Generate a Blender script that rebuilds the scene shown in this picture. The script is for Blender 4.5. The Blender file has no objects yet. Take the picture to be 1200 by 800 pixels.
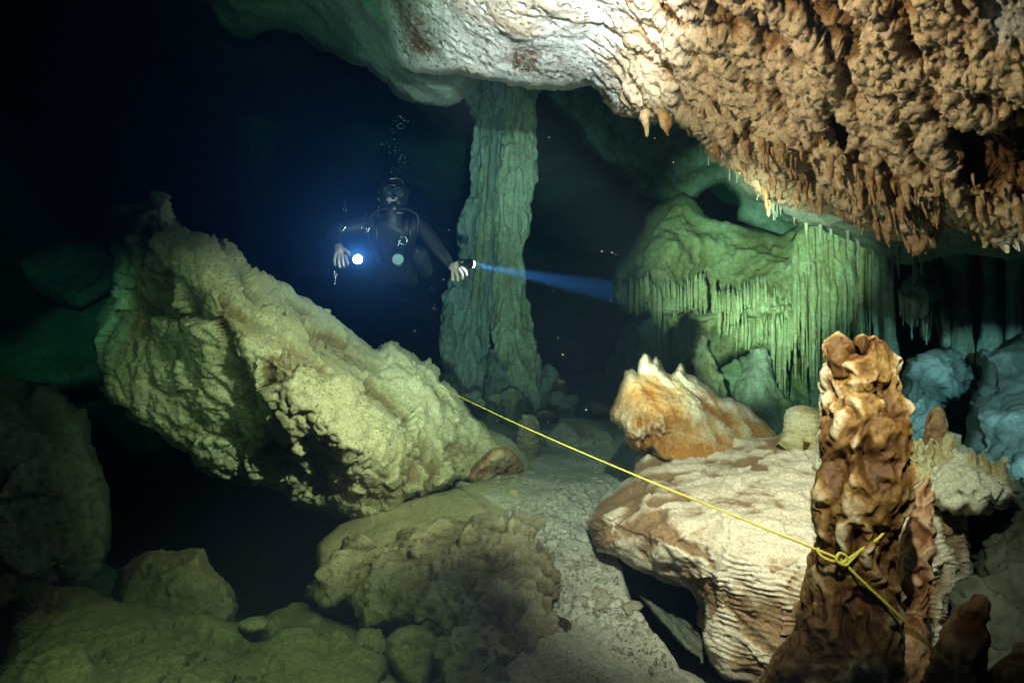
import bpy, math, random
import numpy as np
from mathutils import Vector, Matrix

random.seed(7)
rng = np.random.default_rng(7)
C = bpy.context.scene.collection
SC = bpy.context.scene
F = 667.0                      # focal length in photograph pixels (1200 wide)
R = math.radians


def P3(px, py, Y):
    """a point of the cave seen at photograph pixel (px, py) and Y metres ahead of the camera"""
    return ((px - 600.0) / F * Y, Y, (400.0 - py) / F * Y)


# ------------------------------------------------------------------ camera
cam_d = bpy.data.cameras.new('camera')
cam_d.sensor_width = 36.0
cam_d.lens = 36.0 * F / 1200.0
cam_d.clip_start = 0.05
cam_d.clip_end = 200
cam = bpy.data.objects.new('camera', cam_d)
cam.rotation_euler = (R(90), 0, 0)
C.objects.link(cam)
SC.camera = cam

# ------------------------------------------------------------------ world: no daylight reaches this cave
world = bpy.data.worlds.new('World')
SC.world = world
world.use_nodes = True
bgn = world.node_tree.nodes['Background']
bgn.inputs[0].default_value = (0.0, 0.03, 0.05, 1)
bgn.inputs[1].default_value = 0.02

SC.view_settings.view_transform = 'Standard'
SC.view_settings.look = 'None'
SC.view_settings.exposure = 0.0
SC.view_settings.gamma = 1.0
cy = SC.cycles
cy.max_bounces = 4
cy.diffuse_bounces = 2
cy.glossy_bounces = 1
cy.transmission_bounces = 2
cy.volume_bounces = 0
cy.transparent_max_bounces = 4
cy.caustics_reflective = False
cy.caustics_refractive = False
cy.use_denoising = True
try:
    cy.denoiser = 'OPENIMAGEDENOISE'
    cy.denoising_prefilter = 'ACCURATE'
except Exception:
    pass
cy.sample_clamp_indirect = 3.0


# ------------------------------------------------------------------ the photographer's strobes, and added spots out of frame
def spot(name, loc, target, power, color, cone, blend=0.6, radius=0.03):
    ld = bpy.data.lights.new(name, 'SPOT')
    ld.energy = power
    ld.color = color
    ld.spot_size = R(cone)
    ld.spot_blend = blend
    ld.shadow_soft_size = radius
    o = bpy.data.objects.new(name, ld)
    o.location = loc
    d = Vector(target) - Vector(loc)
    o.rotation_euler = d.to_track_quat('-Z', 'Y').to_euler()
    C.objects.link(o)
    return o


spot('strobe_key', (0.12, 0.15, 1.05), P3(845, 560, 2.3), 680, (1.0, 0.78, 0.60), 46, 1.0, 0.02)
spot('strobe_ceiling', (0.15, 0.6, 0.62), P3(650, 40, 2.4), 900, (1.0, 0.86, 0.86), 40, 1.0, 0.02)
spot('strobe_ceiling', (-0.45, 1.0, 0.86), (1.0, 1.8, 1.0), 190, (1.0, 0.68, 0.44), 72, 1.0, 0.015)
spot('unseen_spot', (0.80, 0.45, 0.95), P3(462, 455, 3.0), 900, (1.0, 0.82, 0.46), 44, 1.0, 0.02)
spot('unseen_spot', (-0.65, -0.6, -0.50), P3(880, 292, 6.3), 8000, (1.0, 0.80, 0.55), 20, 0.9)  # added unseen spot for the dome of the rear flowstone
spot('unseen_spot', (-0.15, 0.3, 0.24), P3(890, 410, 6.2), 3600, (1.0, 0.80, 0.54), 13, 0.9)  # another added spot, brightens the lower flowstone tiers
spot('unseen_spot', (0.15, -0.4, -0.5), P3(575, 290, 7.0), 1250, (1.0, 0.86, 0.72), 34, 0.9)  # added from below the frame to bring out the column
spot('unseen_spot', (1.15, 0.35, 0.3), P3(1150, 460, 4.0), 650, (0.72, 0.95, 1.0), 36, 0.9)  # added cool spot on the blue-grey boulders at the right
spot('unseen_spot', (-0.5, 0.2, 0.25), P3(215, 420, 3.1), 95, (0.75, 1.0, 0.42), 26, 1.0)  # added green fill for the wedge boulder's left facet
spot('unseen_spot', (-0.3, 0.5, 0.5), P3(400, 20, 4.2), 150, (0.45, 1.0, 0.50), 36, 1.0)  # green spill added on the far ceiling at the left
spot('unseen_spot', (-0.4, 0.3, 0.3), P3(60, 375, 5.6), 300, (0.3, 1.0, 0.6), 16, 1.0)  # added teal spot that picks out the left silt bank
spot('unseen_spot', (-0.2, 0.3, 0.9), P3(270, 800, 1.7), 85, (0.86, 1.0, 0.34), 38, 1.0)  # added to lift the low boulder at the bottom left
spot('unseen_spot', (0.2, 0.2, 0.5), P3(455, 262, 4.2), 60, (0.9, 0.95, 1.0), 9, 1.0)  # narrow spot added to make the diver visible


# ------------------------------------------------------------------ noise in numpy
_prm = rng.permutation(256).astype(np.int32)
_prm = np.concatenate([_prm, _prm, _prm])
_g = rng.normal(size=(256, 3)).astype(np.float32)
_g /= np.linalg.norm(_g, axis=1)[:, None]


def perlin(p):
    p = np.asarray(p, np.float32)
    i = np.floor(p).astype(np.int32)
    f = p - i
    i &= 255
    u = f * f * f * (f * (f * 6 - 15) + 10)
    out = 0
    for dx in (0, 1):
        a = _prm[i[:, 0] + dx]
        wx = u[:, 0] if dx else 1 - u[:, 0]
        for dy in (0, 1):
            b = _prm[a + i[:, 1] + dy]
            wy = u[:, 1] if dy else 1 - u[:, 1]
            for dz in (0, 1):
                c = _prm[b + i[:, 2] + dz]
                g = _g[c]
                wz = u[:, 2] if dz else 1 - u[:, 2]
                out = out + wx * wy * wz * (g[:, 0] * (f[:, 0] - dx) + g[:, 1] * (f[:, 1] - dy) + g[:, 2] * (f[:, 2] - dz))
    return out * 1.6


def fbm(p, f, o=4, gain=0.5, lac=2.03, seed=0.0):
    p = np.asarray(p, np.float32) * f + seed * 17.31
    s = 0; a = 1.0; n = 0
    for k in range(o):
        s = s + a * perlin(p + k * 7.7); n += a
        p = p * lac; a *= gain
    return s / n


def ridged(p, f, o=4, gain=0.5, seed=0.0):
    p = np.asarray(p, np.float32) * f + seed * 11.7
    s = 0; a = 1.0; n = 0
    for k in range(o):
        s = s + a * (1 - 2.2 * np.abs(perlin(p + k * 5.3))); n += a
        p = p * 2.07; a *= gain
    return s / n


def billow(p, f, o=3, gain=0.5, seed=0.0):
    return -ridged(p, f, o, gain, seed)


def worley(p, f, seed=0.0, second=False):
    p = np.asarray(p, np.float32) * f + seed * 9.1
    i = np.floor(p).astype(np.int32)
    fr = p - i
    best = np.full(len(p), 9.0, np.float32)
    b2 = np.full(len(p), 9.0, np.float32)
    for dx in (-1, 0, 1):
        a = _prm[(i[:, 0] + dx) & 255]
        for dy in (-1, 0, 1):
            b = _prm[a + ((i[:, 1] + dy) & 255)]
            for dz in (-1, 0, 1):
                c = _prm[b + ((i[:, 2] + dz) & 255)]
                o = _g[c] * 0.42 + 0.5
                d = (dx + o[:, 0] - fr[:, 0]) ** 2 + (dy + o[:, 1] - fr[:, 1]) ** 2 + (dz + o[:, 2] - fr[:, 2]) ** 2
                if second:
                    b2 = np.minimum(b2, np.maximum(best, d))
                best = np.minimum(best, d)
    if second:
        return np.sqrt(best), np.sqrt(b2)
    return np.sqrt(best)


def facets(p, f, seed=0.0):
    """broken planar faces: every cell is a tilted plane"""
    p = np.asarray(p, np.float32) * f + seed * 5.3
    p = p + .12 * perlin(p * 2.1)[:, None]
    i = np.floor(p).astype(np.int32)
    fr = p - i
    best = np.full(len(p), 9.0, np.float32); val = np.zeros(len(p), np.float32)
    for dx in (-1, 0, 1):
        a = _prm[(i[:, 0] + dx) & 255]
        for dy in (-1, 0, 1):
            b = _prm[a + ((i[:, 1] + dy) & 255)]
            for dz in (-1, 0, 1):
                c = _prm[b + ((i[:, 2] + dz) & 255)]
                o = _g[c] * 0.42 + 0.5
                v = np.stack([dx + o[:, 0] - fr[:, 0], dy + o[:, 1] - fr[:, 1], dz + o[:, 2] - fr[:, 2]], 1)
                d = (v ** 2).sum(1)
                g = _g[(c + 91) & 255]
                m = d < best
                val = np.where(m, (v * g).sum(1) + .25 * g[:, 0], val); best = np.where(m, d, best)
    return val / f


def sst(a, b, x):
    t = np.clip((x - a) / (b - a), 0, 1)
    return t * t * (3 - 2 * t)


def pits(p, f, r=0.38, seed=0.0, keep=0.5):
    """1 inside scattered rounded holes, 0 outside"""
    w = worley(p, f, seed)
    m = sst(r, r * 0.45, w)
    return m * sst(keep - 0.15, keep + 0.15, 0.5 + fbm(p, f * 0.35, 2, seed=seed + 3))


# ------------------------------------------------------------------ mesh helpers
def tag(o, label=None, cat=None, group=None, kind=None):
    if label: o['label'] = label
    if cat: o['category'] = cat
    if group: o['group'] = group
    if kind: o['kind'] = kind
    return o


def empty(name, loc, label=None, cat=None, group=None):
    o = bpy.data.objects.new(name, None)
    o.empty_display_size = 0.1
    o.location = loc
    C.objects.link(o)
    return tag(o, label, cat, group)


def link_mesh(name, V, quads, tris, mat, parent=None, attrs=None, origin=None, smooth=True):
    V = np.asarray(V, np.float32)
    if origin is None:
        origin = ((V[:, 0].min() + V[:, 0].max()) / 2, (V[:, 1].min() + V[:, 1].max()) / 2, V[:, 2].min())
    origin = np.asarray(origin, np.float32)
    me = bpy.data.meshes.new(name)
    nq, nt = len(quads), len(tris)
    me.vertices.add(len(V))
    me.vertices.foreach_set('co', (V - origin).ravel())
    idx = []
    if nq: idx.append(np.asarray(quads, np.int32).ravel())
    if nt: idx.append(np.asarray(tris, np.int32).ravel())
    idx = np.concatenate(idx)
    me.loops.add(len(idx))
    me.loops.foreach_set('vertex_index', idx)
    me.polygons.add(nq + nt)
    st = np.concatenate([np.arange(nq) * 4, nq * 4 + np.arange(nt) * 3]).astype(np.int32)
    me.polygons.foreach_set('loop_start', st)
    if smooth:
        me.polygons.foreach_set('use_smooth', np.ones(nq + nt, bool))
    me.update(calc_edges=True)
    me.validate()
    if attrs:
        for k, v in attrs.items():
            a = me.attributes.new(k, 'FLOAT', 'POINT')
            a.data.foreach_set('value', np.asarray(v, np.float32))
    for m in (mat if isinstance(mat, (list, tuple)) else [mat]):
        me.materials.append(m)
    o = bpy.data.objects.new(name, me)
    C.objects.link(o)
    if parent is not None:
        o.parent = parent
        o.location = Vector(origin.tolist()) - parent.location - (parent.parent.location if parent.parent else Vector((0, 0, 0)))
    else:
        o.location = origin.tolist()
    return o


def normals(V, quads, tris):
    N = np.zeros_like(V)
    if len(quads):
        q = np.asarray(quads)
        n = np.cross(V[q[:, 2]] - V[q[:, 0]], V[q[:, 3]] - V[q[:, 1]])
        for k in range(4):
            for c in range(3):
                N[:, c] += np.bincount(q[:, k], n[:, c], len(V))
    if len(tris):
        t = np.asarray(tris)
        n = np.cross(V[t[:, 1]] - V[t[:, 0]], V[t[:, 2]] - V[t[:, 0]])
        for k in range(3):
            for c in range(3):
                N[:, c] += np.bincount(t[:, k], n[:, c], len(V))
    return N / np.maximum(np.linalg.norm(N, axis=1), 1e-12)[:, None]


def smooth_outline(pts, seg=5.0, closed=True):
    p = np.array(pts, float)
    n = len(p)
    out = []
    rngi = range(n if closed else n - 1)
    for i in rngi:
        p0, p1, p2, p3 = (p[(i - 1) % n], p[i], p[(i + 1) % n], p[(i + 2) % n]) if closed else (p[max(i - 1, 0)], p[i], p[i + 1], p[min(i + 2, n - 1)])
        m = max(1, int(np.linalg.norm(p2 - p1) / seg))
        for k in range(m):
            t = k / m
            # centripetal-ish, damped tangents keep corners rocky
            T1 = (p2 - p0) * 0.33; T2 = (p3 - p1) * 0.33
            h1 = 2 * t ** 3 - 3 * t ** 2 + 1; h2 = t ** 3 - 2 * t ** 2 + t
            h3 = -2 * t ** 3 + 3 * t ** 2; h4 = t ** 3 - t ** 2
            out.append(h1 * p1 + h2 * T1 + h3 * p2 + h4 * T2)
    if not closed: out.append(p[-1])
    return np.array(out)


def poly_dist(px, py, O):
    """signed distance (inside positive) and nearest outline point"""
    A = O; B = np.roll(O, -1, 0)
    n = len(px)
    D = np.empty(n); NX = np.empty(n); NY = np.empty(n); I = np.empty(n, bool)
    AB = B - A
    L2 = np.maximum((AB ** 2).sum(1), 1e-9)
    for s in range(0, n, 20000):
        x = px[s:s + 20000, None]; y = py[s:s + 20000, None]
        t = np.clip(((x - A[:, 0]) * AB[:, 0] + (y - A[:, 1]) * AB[:, 1]) / L2, 0, 1)
        qx = A[:, 0] + t * AB[:, 0]; qy = A[:, 1] + t * AB[:, 1]
        d = (x - qx) ** 2 + (y - qy) ** 2
        j = d.argmin(1); r = np.arange(len(j))
        D[s:s + 20000] = np.sqrt(d[r, j]); NX[s:s + 20000] = qx[r, j]; NY[s:s + 20000] = qy[r, j]
        c = ((A[:, 1] > y) != (B[:, 1] > y)) & (x < A[:, 0] + (y - A[:, 1]) / np.where(np.abs(AB[:, 1]) < 1e-9, 1e-9, AB[:, 1]) * AB[:, 0])
        I[s:s + 20000] = (c.sum(1) % 2) == 1
    return np.where(I, D, -D), NX, NY


def tps(ctrl, x, y, lam=0.002):
    c = np.array(ctrl, float)
    X = c[:, :2] / 300.0
    n = len(c)
    if n < 3:
        return np.full(len(x), c[:, 2].mean())

    def U(r2):
        return np.where(r2 > 1e-12, 0.5 * r2 * np.log(np.maximum(r2, 1e-12)), 0)
    d2 = ((X[:, None] - X[None]) ** 2).sum(2)
    K = U(d2) + lam * np.eye(n)
    Pm = np.hstack([np.ones((n, 1)), X])
    M = np.zeros((n + 3, n + 3)); M[:n, :n] = K; M[:n, n:] = Pm; M[n:, :n] = Pm.T
    w = np.linalg.lstsq(M, np.concatenate([c[:, 2], [0, 0, 0]]), rcond=None)[0]
    q = np.stack([x, y], 1) / 300.0
    out = np.empty(len(x))
    for s in range(0, len(x), 50000):
        qq = q[s:s + 50000]
        r2 = ((qq[:, None] - X[None]) ** 2).sum(2)
        out[s:s + 50000] = U(r2) @ w[:n] + w[n] + qq @ w[n + 1:]
    return np.clip(out, c[:, 2].min() - 0.12, c[:, 2].max() + 0.25)


RINGS = [(1.0, .06), (1.0, .16), (.99, .30), (.97, .45), (.93, .6), (.85, .75), (.7, .88), (.45, .96), (.2, 1.0)]


def relief(name, outline, ctrl, step, rnd, thick, disp, mat, parent=None, center=None, jag=1.5, attrs=None, zone=None, yr=1.0):
    """A closed rock: front surface through the control depths, rounded rim, real thickness behind."""
    O = smooth_outline(outline)
    if jag:
        q = np.stack([O[:, 0], O[:, 1], np.zeros(len(O))], 1)
        O = O + jag * np.stack([fbm(q, .07, 3), fbm(q, .07, 3, seed=5)], 1) * 2
    mn = O.min(0); mx = O.max(0)
    xs = np.arange(mn[0] - step, mx[0] + 2 * step, step); ys = np.arange(mn[1] - step, mx[1] + 2 * step, step * yr)
    GX, GY = np.meshgrid(xs, ys)
    h, w = GX.shape
    gx = GX.ravel(); gy = GY.ravel()
    D, nx, ny = poly_dist(gx, gy, O)
    ins = (D > 0).reshape(h, w)
    cell = ins[:-1, :-1] & ins[1:, :-1] & ins[:-1, 1:] & ins[1:, 1:]
    idx = np.arange(h * w).reshape(h, w)
    q = np.stack([idx[:-1, :-1][cell], idx[1:, :-1][cell], idx[1:, 1:][cell], idx[:-1, 1:][cell]], 1)
    used = np.unique(q)
    remap = -np.ones(h * w, np.int64); remap[used] = np.arange(len(used))
    q = remap[q]
    x = gx[used].copy(); y = gy[used].copy(); d = D[used].copy()
    e = np.concatenate([q[:, [0, 1]], q[:, [1, 2]], q[:, [2, 3]], q[:, [3, 0]]])
    key = np.minimum(e[:, 0], e[:, 1]) * (len(used) + 1) + np.maximum(e[:, 0], e[:, 1])
    u, inv, cnt = np.unique(key, return_inverse=True, return_counts=True)
    be = e[cnt[inv] == 1]
    bv = np.unique(be)
    x[bv] = nx[used][bv]; y[bv] = ny[used][bv]; d[bv] = 0
    # relax the second row a little so snapped cells are even
    Yd = tps(ctrl, x, y)
    rp, rm = rnd
    t = np.clip(d / rp, 0, 1)
    Yd = Yd + rm * (1 - np.sqrt(np.maximum(0, 1 - (1 - t) ** 2)))
    n0 = len(x)
    PX = [x]; PY = [y]; YY = [Yd]
    cx, cyy = center if center else (x[bv].mean(), y[bv].mean())
    bmap = -np.ones(n0, np.int64); bmap[bv] = np.arange(len(bv))
    quads = [q]; tris = []
    prev = bv.copy()
    off = n0
    for sc, tt in RINGS:
        X = cx + (x[bv] - cx) * sc; Y_ = cyy + (y[bv] - cyy) * sc
        PX.append(X); PY.append(Y_)
        Yk = Yd[bv] + thick * tt
        if sc < .95:
            Yk = Yk * sc + (1 - sc) * (Yd[bv].mean() + thick * tt)
        YY.append(Yk)
        cur = off + np.arange(len(bv))
        a = be[:, 0]; b = be[:, 1]
        ia = bmap[a]; ib = bmap[b]
        quads.append(np.stack([prev[ia], cur[ia], cur[ib], prev[ib]], 1))
        prev = cur
        off += len(bv)
    PX.append(np.array([cx])); PY.append(np.array([cyy])); YY.append(np.array([Yd[bv].mean() + thick * 1.02]))
    ia = bmap[be[:, 0]]; ib = bmap[be[:, 1]]
    tris = np.stack([prev[ia], np.full(len(be), off), prev[ib]], 1)
    px = np.concatenate(PX); py = np.concatenate(PY); yy = np.concatenate(YY)
    V = np.stack(P3(px, py, yy), 1).astype(np.float64)
    quads = np.concatenate(quads)
    hval = np.zeros(len(V))
    wt = np.concatenate([.35 + .65 * sst(0, 9, d)] + [np.full(len(bv), w_) for w_ in (.8, .62, .5, .42, .36, .3, .25, .2, .15)] + [np.zeros(1)])
    for fn in disp:
        N = normals(V, quads, tris)
        dv = fn(V.astype(np.float32), px, py) * wt
        V = V + N * np.asarray(dv)[:, None]
        hval = hval + dv
    at = {'h': hval}
    if zone is not None:
        at['zone'] = zone(V.astype(np.float32), px, py)
    return link_mesh(name, V, quads, tris, mat, parent, at)


def tube(name, path, disp, mat, step=2.0, parent=None, squash=1.0, seed=0.0, nmin=10, ends=(1, 1), maxlen=None, build=True, zfn=None):
    """A round form along a path of (px, py, Y, half width in px)."""
    p = np.array(path, float)
    w3 = np.stack(P3(p[:, 0], p[:, 1], p[:, 2]), 1)
    rad = p[:, 3] / F * p[:, 2]
    q = np.concatenate([w3, rad[:, None]], 1)
    # spline resample
    dense = []
    n = len(q)
    for i in range(n - 1):
        p0, p1, p2, p3 = q[max(i - 1, 0)], q[i], q[i + 1], q[min(i + 2, n - 1)]
        L = np.linalg.norm(p2[:3] - p1[:3]); st = step / F * p[i, 2]
        m = max(2, int(L / st))
        for k in range(m):
            t = k / m
            T1 = (p2 - p0) * .45; T2 = (p3 - p1) * .45
            dense.append((2 * t ** 3 - 3 * t ** 2 + 1) * p1 + (t ** 3 - 2 * t ** 2 + t) * T1 + (-2 * t ** 3 + 3 * t ** 2) * p2 + (t ** 3 - t ** 2) * T2)
    dense.append(q[-1])
    q = np.array(dense)
    r = np.maximum(q[:, 3], 1e-4); c = q[:, :3]
    Ymean = p[:, 2].mean()
    m = len(q)
    nt = max(nmin, int(2 * math.pi * r.max() / (step / F * Ymean)))
    T = np.gradient(c, axis=0); T /= np.maximum(np.linalg.norm(T, axis=1), 1e-9)[:, None]
    ref = np.array([0, 1.0, 0])
    A = np.cross(T, ref); A /= np.maximum(np.linalg.norm(A, axis=1), 1e-9)[:, None]
    B = np.cross(T, A)
    th = np.arange(nt) / nt * 2 * math.pi
    V = c[:, None, :] + r[:, None, None] * (np.cos(th)[None, :, None] * A[:, None, :] + squash * np.sin(th)[None, :, None] * B[:, None, :])
    V = V.reshape(-1, 3)
    i = np.arange(m - 1)[:, None] * nt; j = np.arange(nt)[None, :]; j2 = (j + 1) % nt
    quads = np.stack([(i + j), (i + j2), (i + nt + j2), (i + nt + j)], 2).reshape(-1, 4)
    V = np.vstack([V, c[0] - T[0] * r[0] * .35 * ends[0], c[-1] + T[-1] * r[-1] * .35 * ends[1]])
    a, b = len(V) - 2, len(V) - 1
    jj = np.arange(nt); jn = (jj + 1) % nt
    tris = np.vstack([np.stack([np.full(nt, a), jn, jj], 1), np.stack([np.full(nt, b), (m - 1) * nt + jj, (m - 1) * nt + jn], 1)])
    # make sure faces look outward
    N = normals(V, quads, tris)
    cc = np.repeat(c, nt, 0)
    if ((V[:-2] - cc) * N[:-2]).sum() < 0:
        quads = quads[:, ::-1]; tris = tris[:, ::-1]
    hv = np.zeros(len(V))
    for fn in disp:
        N = normals(V, quads, tris)
        dv = fn(V.astype(np.float32))
        V = V + N * np.asarray(dv)[:, None]; hv = hv + dv
    if not build:
        return V, quads, tris, hv
    at = {'h': hv}
    if zfn is not None: at['zone'] = zfn(V)
    return link_mesh(name, V, quads, tris, mat, parent, at)


def join(parts):
    Vs, Qs, Ts, H = [], [], [], []
    o = 0
    for V, q, t, h in parts:
        Vs.append(V); Qs.append(q + o); Ts.append(t + o); H.append(h); o += len(V)
    return np.vstack(Vs), np.vstack(Qs), np.vstack(Ts), np.concatenate(H)


# ------------------------------------------------------------------ materials
def rock_mat(name, c1, c2, hollow, crest=None, h0=-.01, h1=.01, scale=6.0, rough=.82, bump=.5, bscale=60, speck=None, speck_scale=90, spec=.3, zone=None, silt=None):
    m = bpy.data.materials.new(name); m.use_nodes = True
    nt = m.node_tree; N = nt.nodes; L = nt.links
    bs = N['Principled BSDF']
    geo = N.new('ShaderNodeNewGeometry')

    def noise(sc, det=6, rg=.6, dist=0):
        n = N.new('ShaderNodeTexNoise'); n.inputs['Scale'].default_value = sc; n.inputs['Detail'].default_value = det
        n.inputs['Roughness'].default_value = rg; n.inputs['Distortion'].default_value = dist
        L.new(geo.outputs['Position'], n.inputs['Vector']); return n.outputs['Fac']

    def rmap(src, a, b, lo=0., hi=1.):
        r = N.new('ShaderNodeMapRange'); r.inputs[1].default_value = a; r.inputs[2].default_value = b
        r.inputs[3].default_value = lo; r.inputs[4].default_value = hi
        L.new(src, r.inputs[0]); return r.outputs[0]

    def mix(f, a, b, mode='MIX'):
        x = N.new('ShaderNodeMix'); x.data_type = 'RGBA'; x.blend_type = mode
        if isinstance(f, (int, float)): x.inputs[0].default_value = f
        else: L.new(f, x.inputs[0])
        for s, v in ((6, a), (7, b)):
            if isinstance(v, tuple): x.inputs[s].default_value = (*v, 1)
            else: L.new(v, x.inputs[s])
        return x.outputs[2]
    col = mix(rmap(noise(scale, 7, .7, .4), .40, .60), c1, c2)
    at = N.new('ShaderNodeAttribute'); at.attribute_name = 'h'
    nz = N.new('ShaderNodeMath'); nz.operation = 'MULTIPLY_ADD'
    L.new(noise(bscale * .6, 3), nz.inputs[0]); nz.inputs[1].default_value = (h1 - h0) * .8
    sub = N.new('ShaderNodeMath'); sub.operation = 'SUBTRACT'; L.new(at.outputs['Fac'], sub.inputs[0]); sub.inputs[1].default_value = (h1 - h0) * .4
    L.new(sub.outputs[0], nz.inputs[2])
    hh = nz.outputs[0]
    if zone:
        az = N.new('ShaderNodeAttribute'); az.attribute_name = 'zone'
        zz = N.new('ShaderNodeMath'); zz.operation = 'MULTIPLY_ADD'; L.new(noise(9, 5), zz.inputs[0]); zz.inputs[1].default_value = .9
        z2 = N.new('ShaderNodeMath'); z2.operation = 'SUBTRACT'; L.new(az.outputs['Fac'], z2.inputs[0]); z2.inputs[1].default_value = .45
        L.new(z2.outputs[0], zz.inputs[2])
        col = mix(rmap(zz.outputs[0], .3, .7), col, zone)
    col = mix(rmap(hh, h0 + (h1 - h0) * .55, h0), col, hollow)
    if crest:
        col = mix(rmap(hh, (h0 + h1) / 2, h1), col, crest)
    if speck:
        col = mix(rmap(noise(speck_scale, 2, .5), .60, .68), col, speck)
    if silt:
        sx = N.new('ShaderNodeSeparateXYZ'); L.new(geo.outputs['Normal'], sx.inputs[0])
        ad = N.new('ShaderNodeMath'); ad.operation = 'MULTIPLY_ADD'; L.new(noise(3.5, 6, .65), ad.inputs[0]); ad.inputs[1].default_value = 1.1; L.new(sx.outputs[2], ad.inputs[2])
        col = mix(rmap(ad.outputs[0], 1.0, 1.4, 0., .6), col, silt)
    fine = rmap(noise(bscale * 1.5, 8, .75), .36, .64, .58, 1.2)
    cr = N.new('ShaderNodeCombineColor')
    for k in range(3): L.new(fine, cr.inputs[k])
    col = mix(1.0, col, cr.outputs[0], 'MULTIPLY')
    L.new(col, bs.inputs['Base Color'])
    bs.inputs['Roughness'].default_value = rough
    bs.inputs['Specular IOR Level'].default_value = spec
    bp = N.new('ShaderNodeBump'); bp.inputs['Strength'].default_value = bump; bp.inputs['Distance'].default_value = .012
    L.new(noise(bscale, 8, .72), bp.inputs['Height'])
    L.new(bp.outputs[0], bs.inputs['Normal'])
    return m


def plain(name, col, rough=.6, metal=0., emit=None, es=0., bump=0, bscale=200):
    m = bpy.data.materials.new(name); m.use_nodes = True
    nt = m.node_tree
    b = nt.nodes['Principled BSDF']
    b.inputs['Roughness'].default_value = rough; b.inputs['Metallic'].default_value = metal
    n = nt.nodes.new('ShaderNodeTexNoise'); n.inputs['Scale'].default_value = 40; n.inputs['Detail'].default_value = 4
    g = nt.nodes.new('ShaderNodeNewGeometry'); nt.links.new(g.outputs['Position'], n.inputs['Vector'])
    x = nt.nodes.new('ShaderNodeMix'); x.data_type = 'RGBA'
    nt.links.new(n.outputs['Fac'], x.inputs[0])
    x.inputs[6].default_value = (*[c * .75 for c in col], 1); x.inputs[7].default_value = (*[min(1, c * 1.2) for c in col], 1)
    nt.links.new(x.outputs[2], b.inputs['Base Color'])
    if bump:
        n2 = nt.nodes.new('ShaderNodeTexNoise'); n2.inputs['Scale'].default_value = bscale
        nt.links.new(g.outputs['Position'], n2.inputs['Vector'])
        bp = nt.nodes.new('ShaderNodeBump'); bp.inputs['Strength'].default_value = bump; bp.inputs['Distance'].default_value = .003
        nt.links.new(n2.outputs['Fac'], bp.inputs['Height']); nt.links.new(bp.outputs[0], b.inputs['Normal'])
    if emit:
        b.inputs['Emission Color'].default_value = (*emit, 1); b.inputs['Emission Strength'].default_value = es
    return m


M = {}
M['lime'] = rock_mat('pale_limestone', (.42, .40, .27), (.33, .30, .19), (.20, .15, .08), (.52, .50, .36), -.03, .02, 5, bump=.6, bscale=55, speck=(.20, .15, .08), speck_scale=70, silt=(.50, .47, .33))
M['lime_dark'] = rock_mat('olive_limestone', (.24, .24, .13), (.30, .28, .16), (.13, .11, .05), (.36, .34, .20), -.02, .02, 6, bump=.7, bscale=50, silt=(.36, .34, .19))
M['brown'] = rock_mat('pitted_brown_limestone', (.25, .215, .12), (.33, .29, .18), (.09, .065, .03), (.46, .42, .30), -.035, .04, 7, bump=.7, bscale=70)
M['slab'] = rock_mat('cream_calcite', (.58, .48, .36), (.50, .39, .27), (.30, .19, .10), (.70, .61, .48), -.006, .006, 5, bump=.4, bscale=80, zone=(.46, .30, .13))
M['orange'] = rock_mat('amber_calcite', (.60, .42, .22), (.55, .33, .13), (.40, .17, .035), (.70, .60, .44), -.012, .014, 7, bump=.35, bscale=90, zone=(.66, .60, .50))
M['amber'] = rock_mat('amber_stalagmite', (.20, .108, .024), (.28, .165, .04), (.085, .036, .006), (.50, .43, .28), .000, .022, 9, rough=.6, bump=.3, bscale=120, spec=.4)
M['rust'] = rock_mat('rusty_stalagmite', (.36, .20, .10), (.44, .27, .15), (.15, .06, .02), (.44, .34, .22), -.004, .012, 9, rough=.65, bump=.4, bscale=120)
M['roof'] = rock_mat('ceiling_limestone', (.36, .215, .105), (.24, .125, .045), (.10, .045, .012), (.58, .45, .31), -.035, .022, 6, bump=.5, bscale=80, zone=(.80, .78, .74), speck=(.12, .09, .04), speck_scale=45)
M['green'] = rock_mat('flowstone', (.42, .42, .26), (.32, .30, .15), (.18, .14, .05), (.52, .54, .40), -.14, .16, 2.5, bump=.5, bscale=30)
M['teal'] = rock_mat('grey_flowstone', (.32, .36, .30), (.20, .22, .16), (.10, .11, .07), (.38, .42, .38), -.14, .16, 2.5, bump=.5, bscale=30)
M['blue'] = rock_mat('silted_grey_rock', (.28, .33, .33), (.33, .37, .36), (.17, .19, .18), (.38, .42, .42), -.03, .03, 4, bump=.4, bscale=40)
M['yellow'] = rock_mat('yellow_cream_calcite', (.58, .54, .30), (.50, .42, .20), (.34, .25, .09), (.68, .66, .50), -.01, .012, 9, bump=.4, bscale=90)
M['dark'] = rock_mat('dark_and_shade_rock', (.10, .11, .08), (.14, .15, .11), (.05, .05, .035), None, -.2, .2, 1.5, bump=.6, bscale=12)  # dark tone also stands in for shade on the undercut and right-edge rocks
M['sand'] = rock_mat('silt_floor', (.42, .43, .35), (.50, .50, .41), (.28, .28, .21), (.54, .54, .46), -.02, .02, 6, bump=.5, bscale=70, speck=(.26, .27, .22), speck_scale=60)
M['silt'] = rock_mat('ochre_silt', (.33, .31, .18), (.38, .35, .21), (.26, .23, .12), None, -.02, .02, 6, bump=.5, bscale=70, speck=(.24, .21, .11), speck_scale=80)
M['stone'] = rock_mat('loose_stone', (.36, .35, .27), (.28, .26, .18), (.2, .18, .11), None, -.02, .02, 9, bump=.5, bscale=80)
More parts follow.
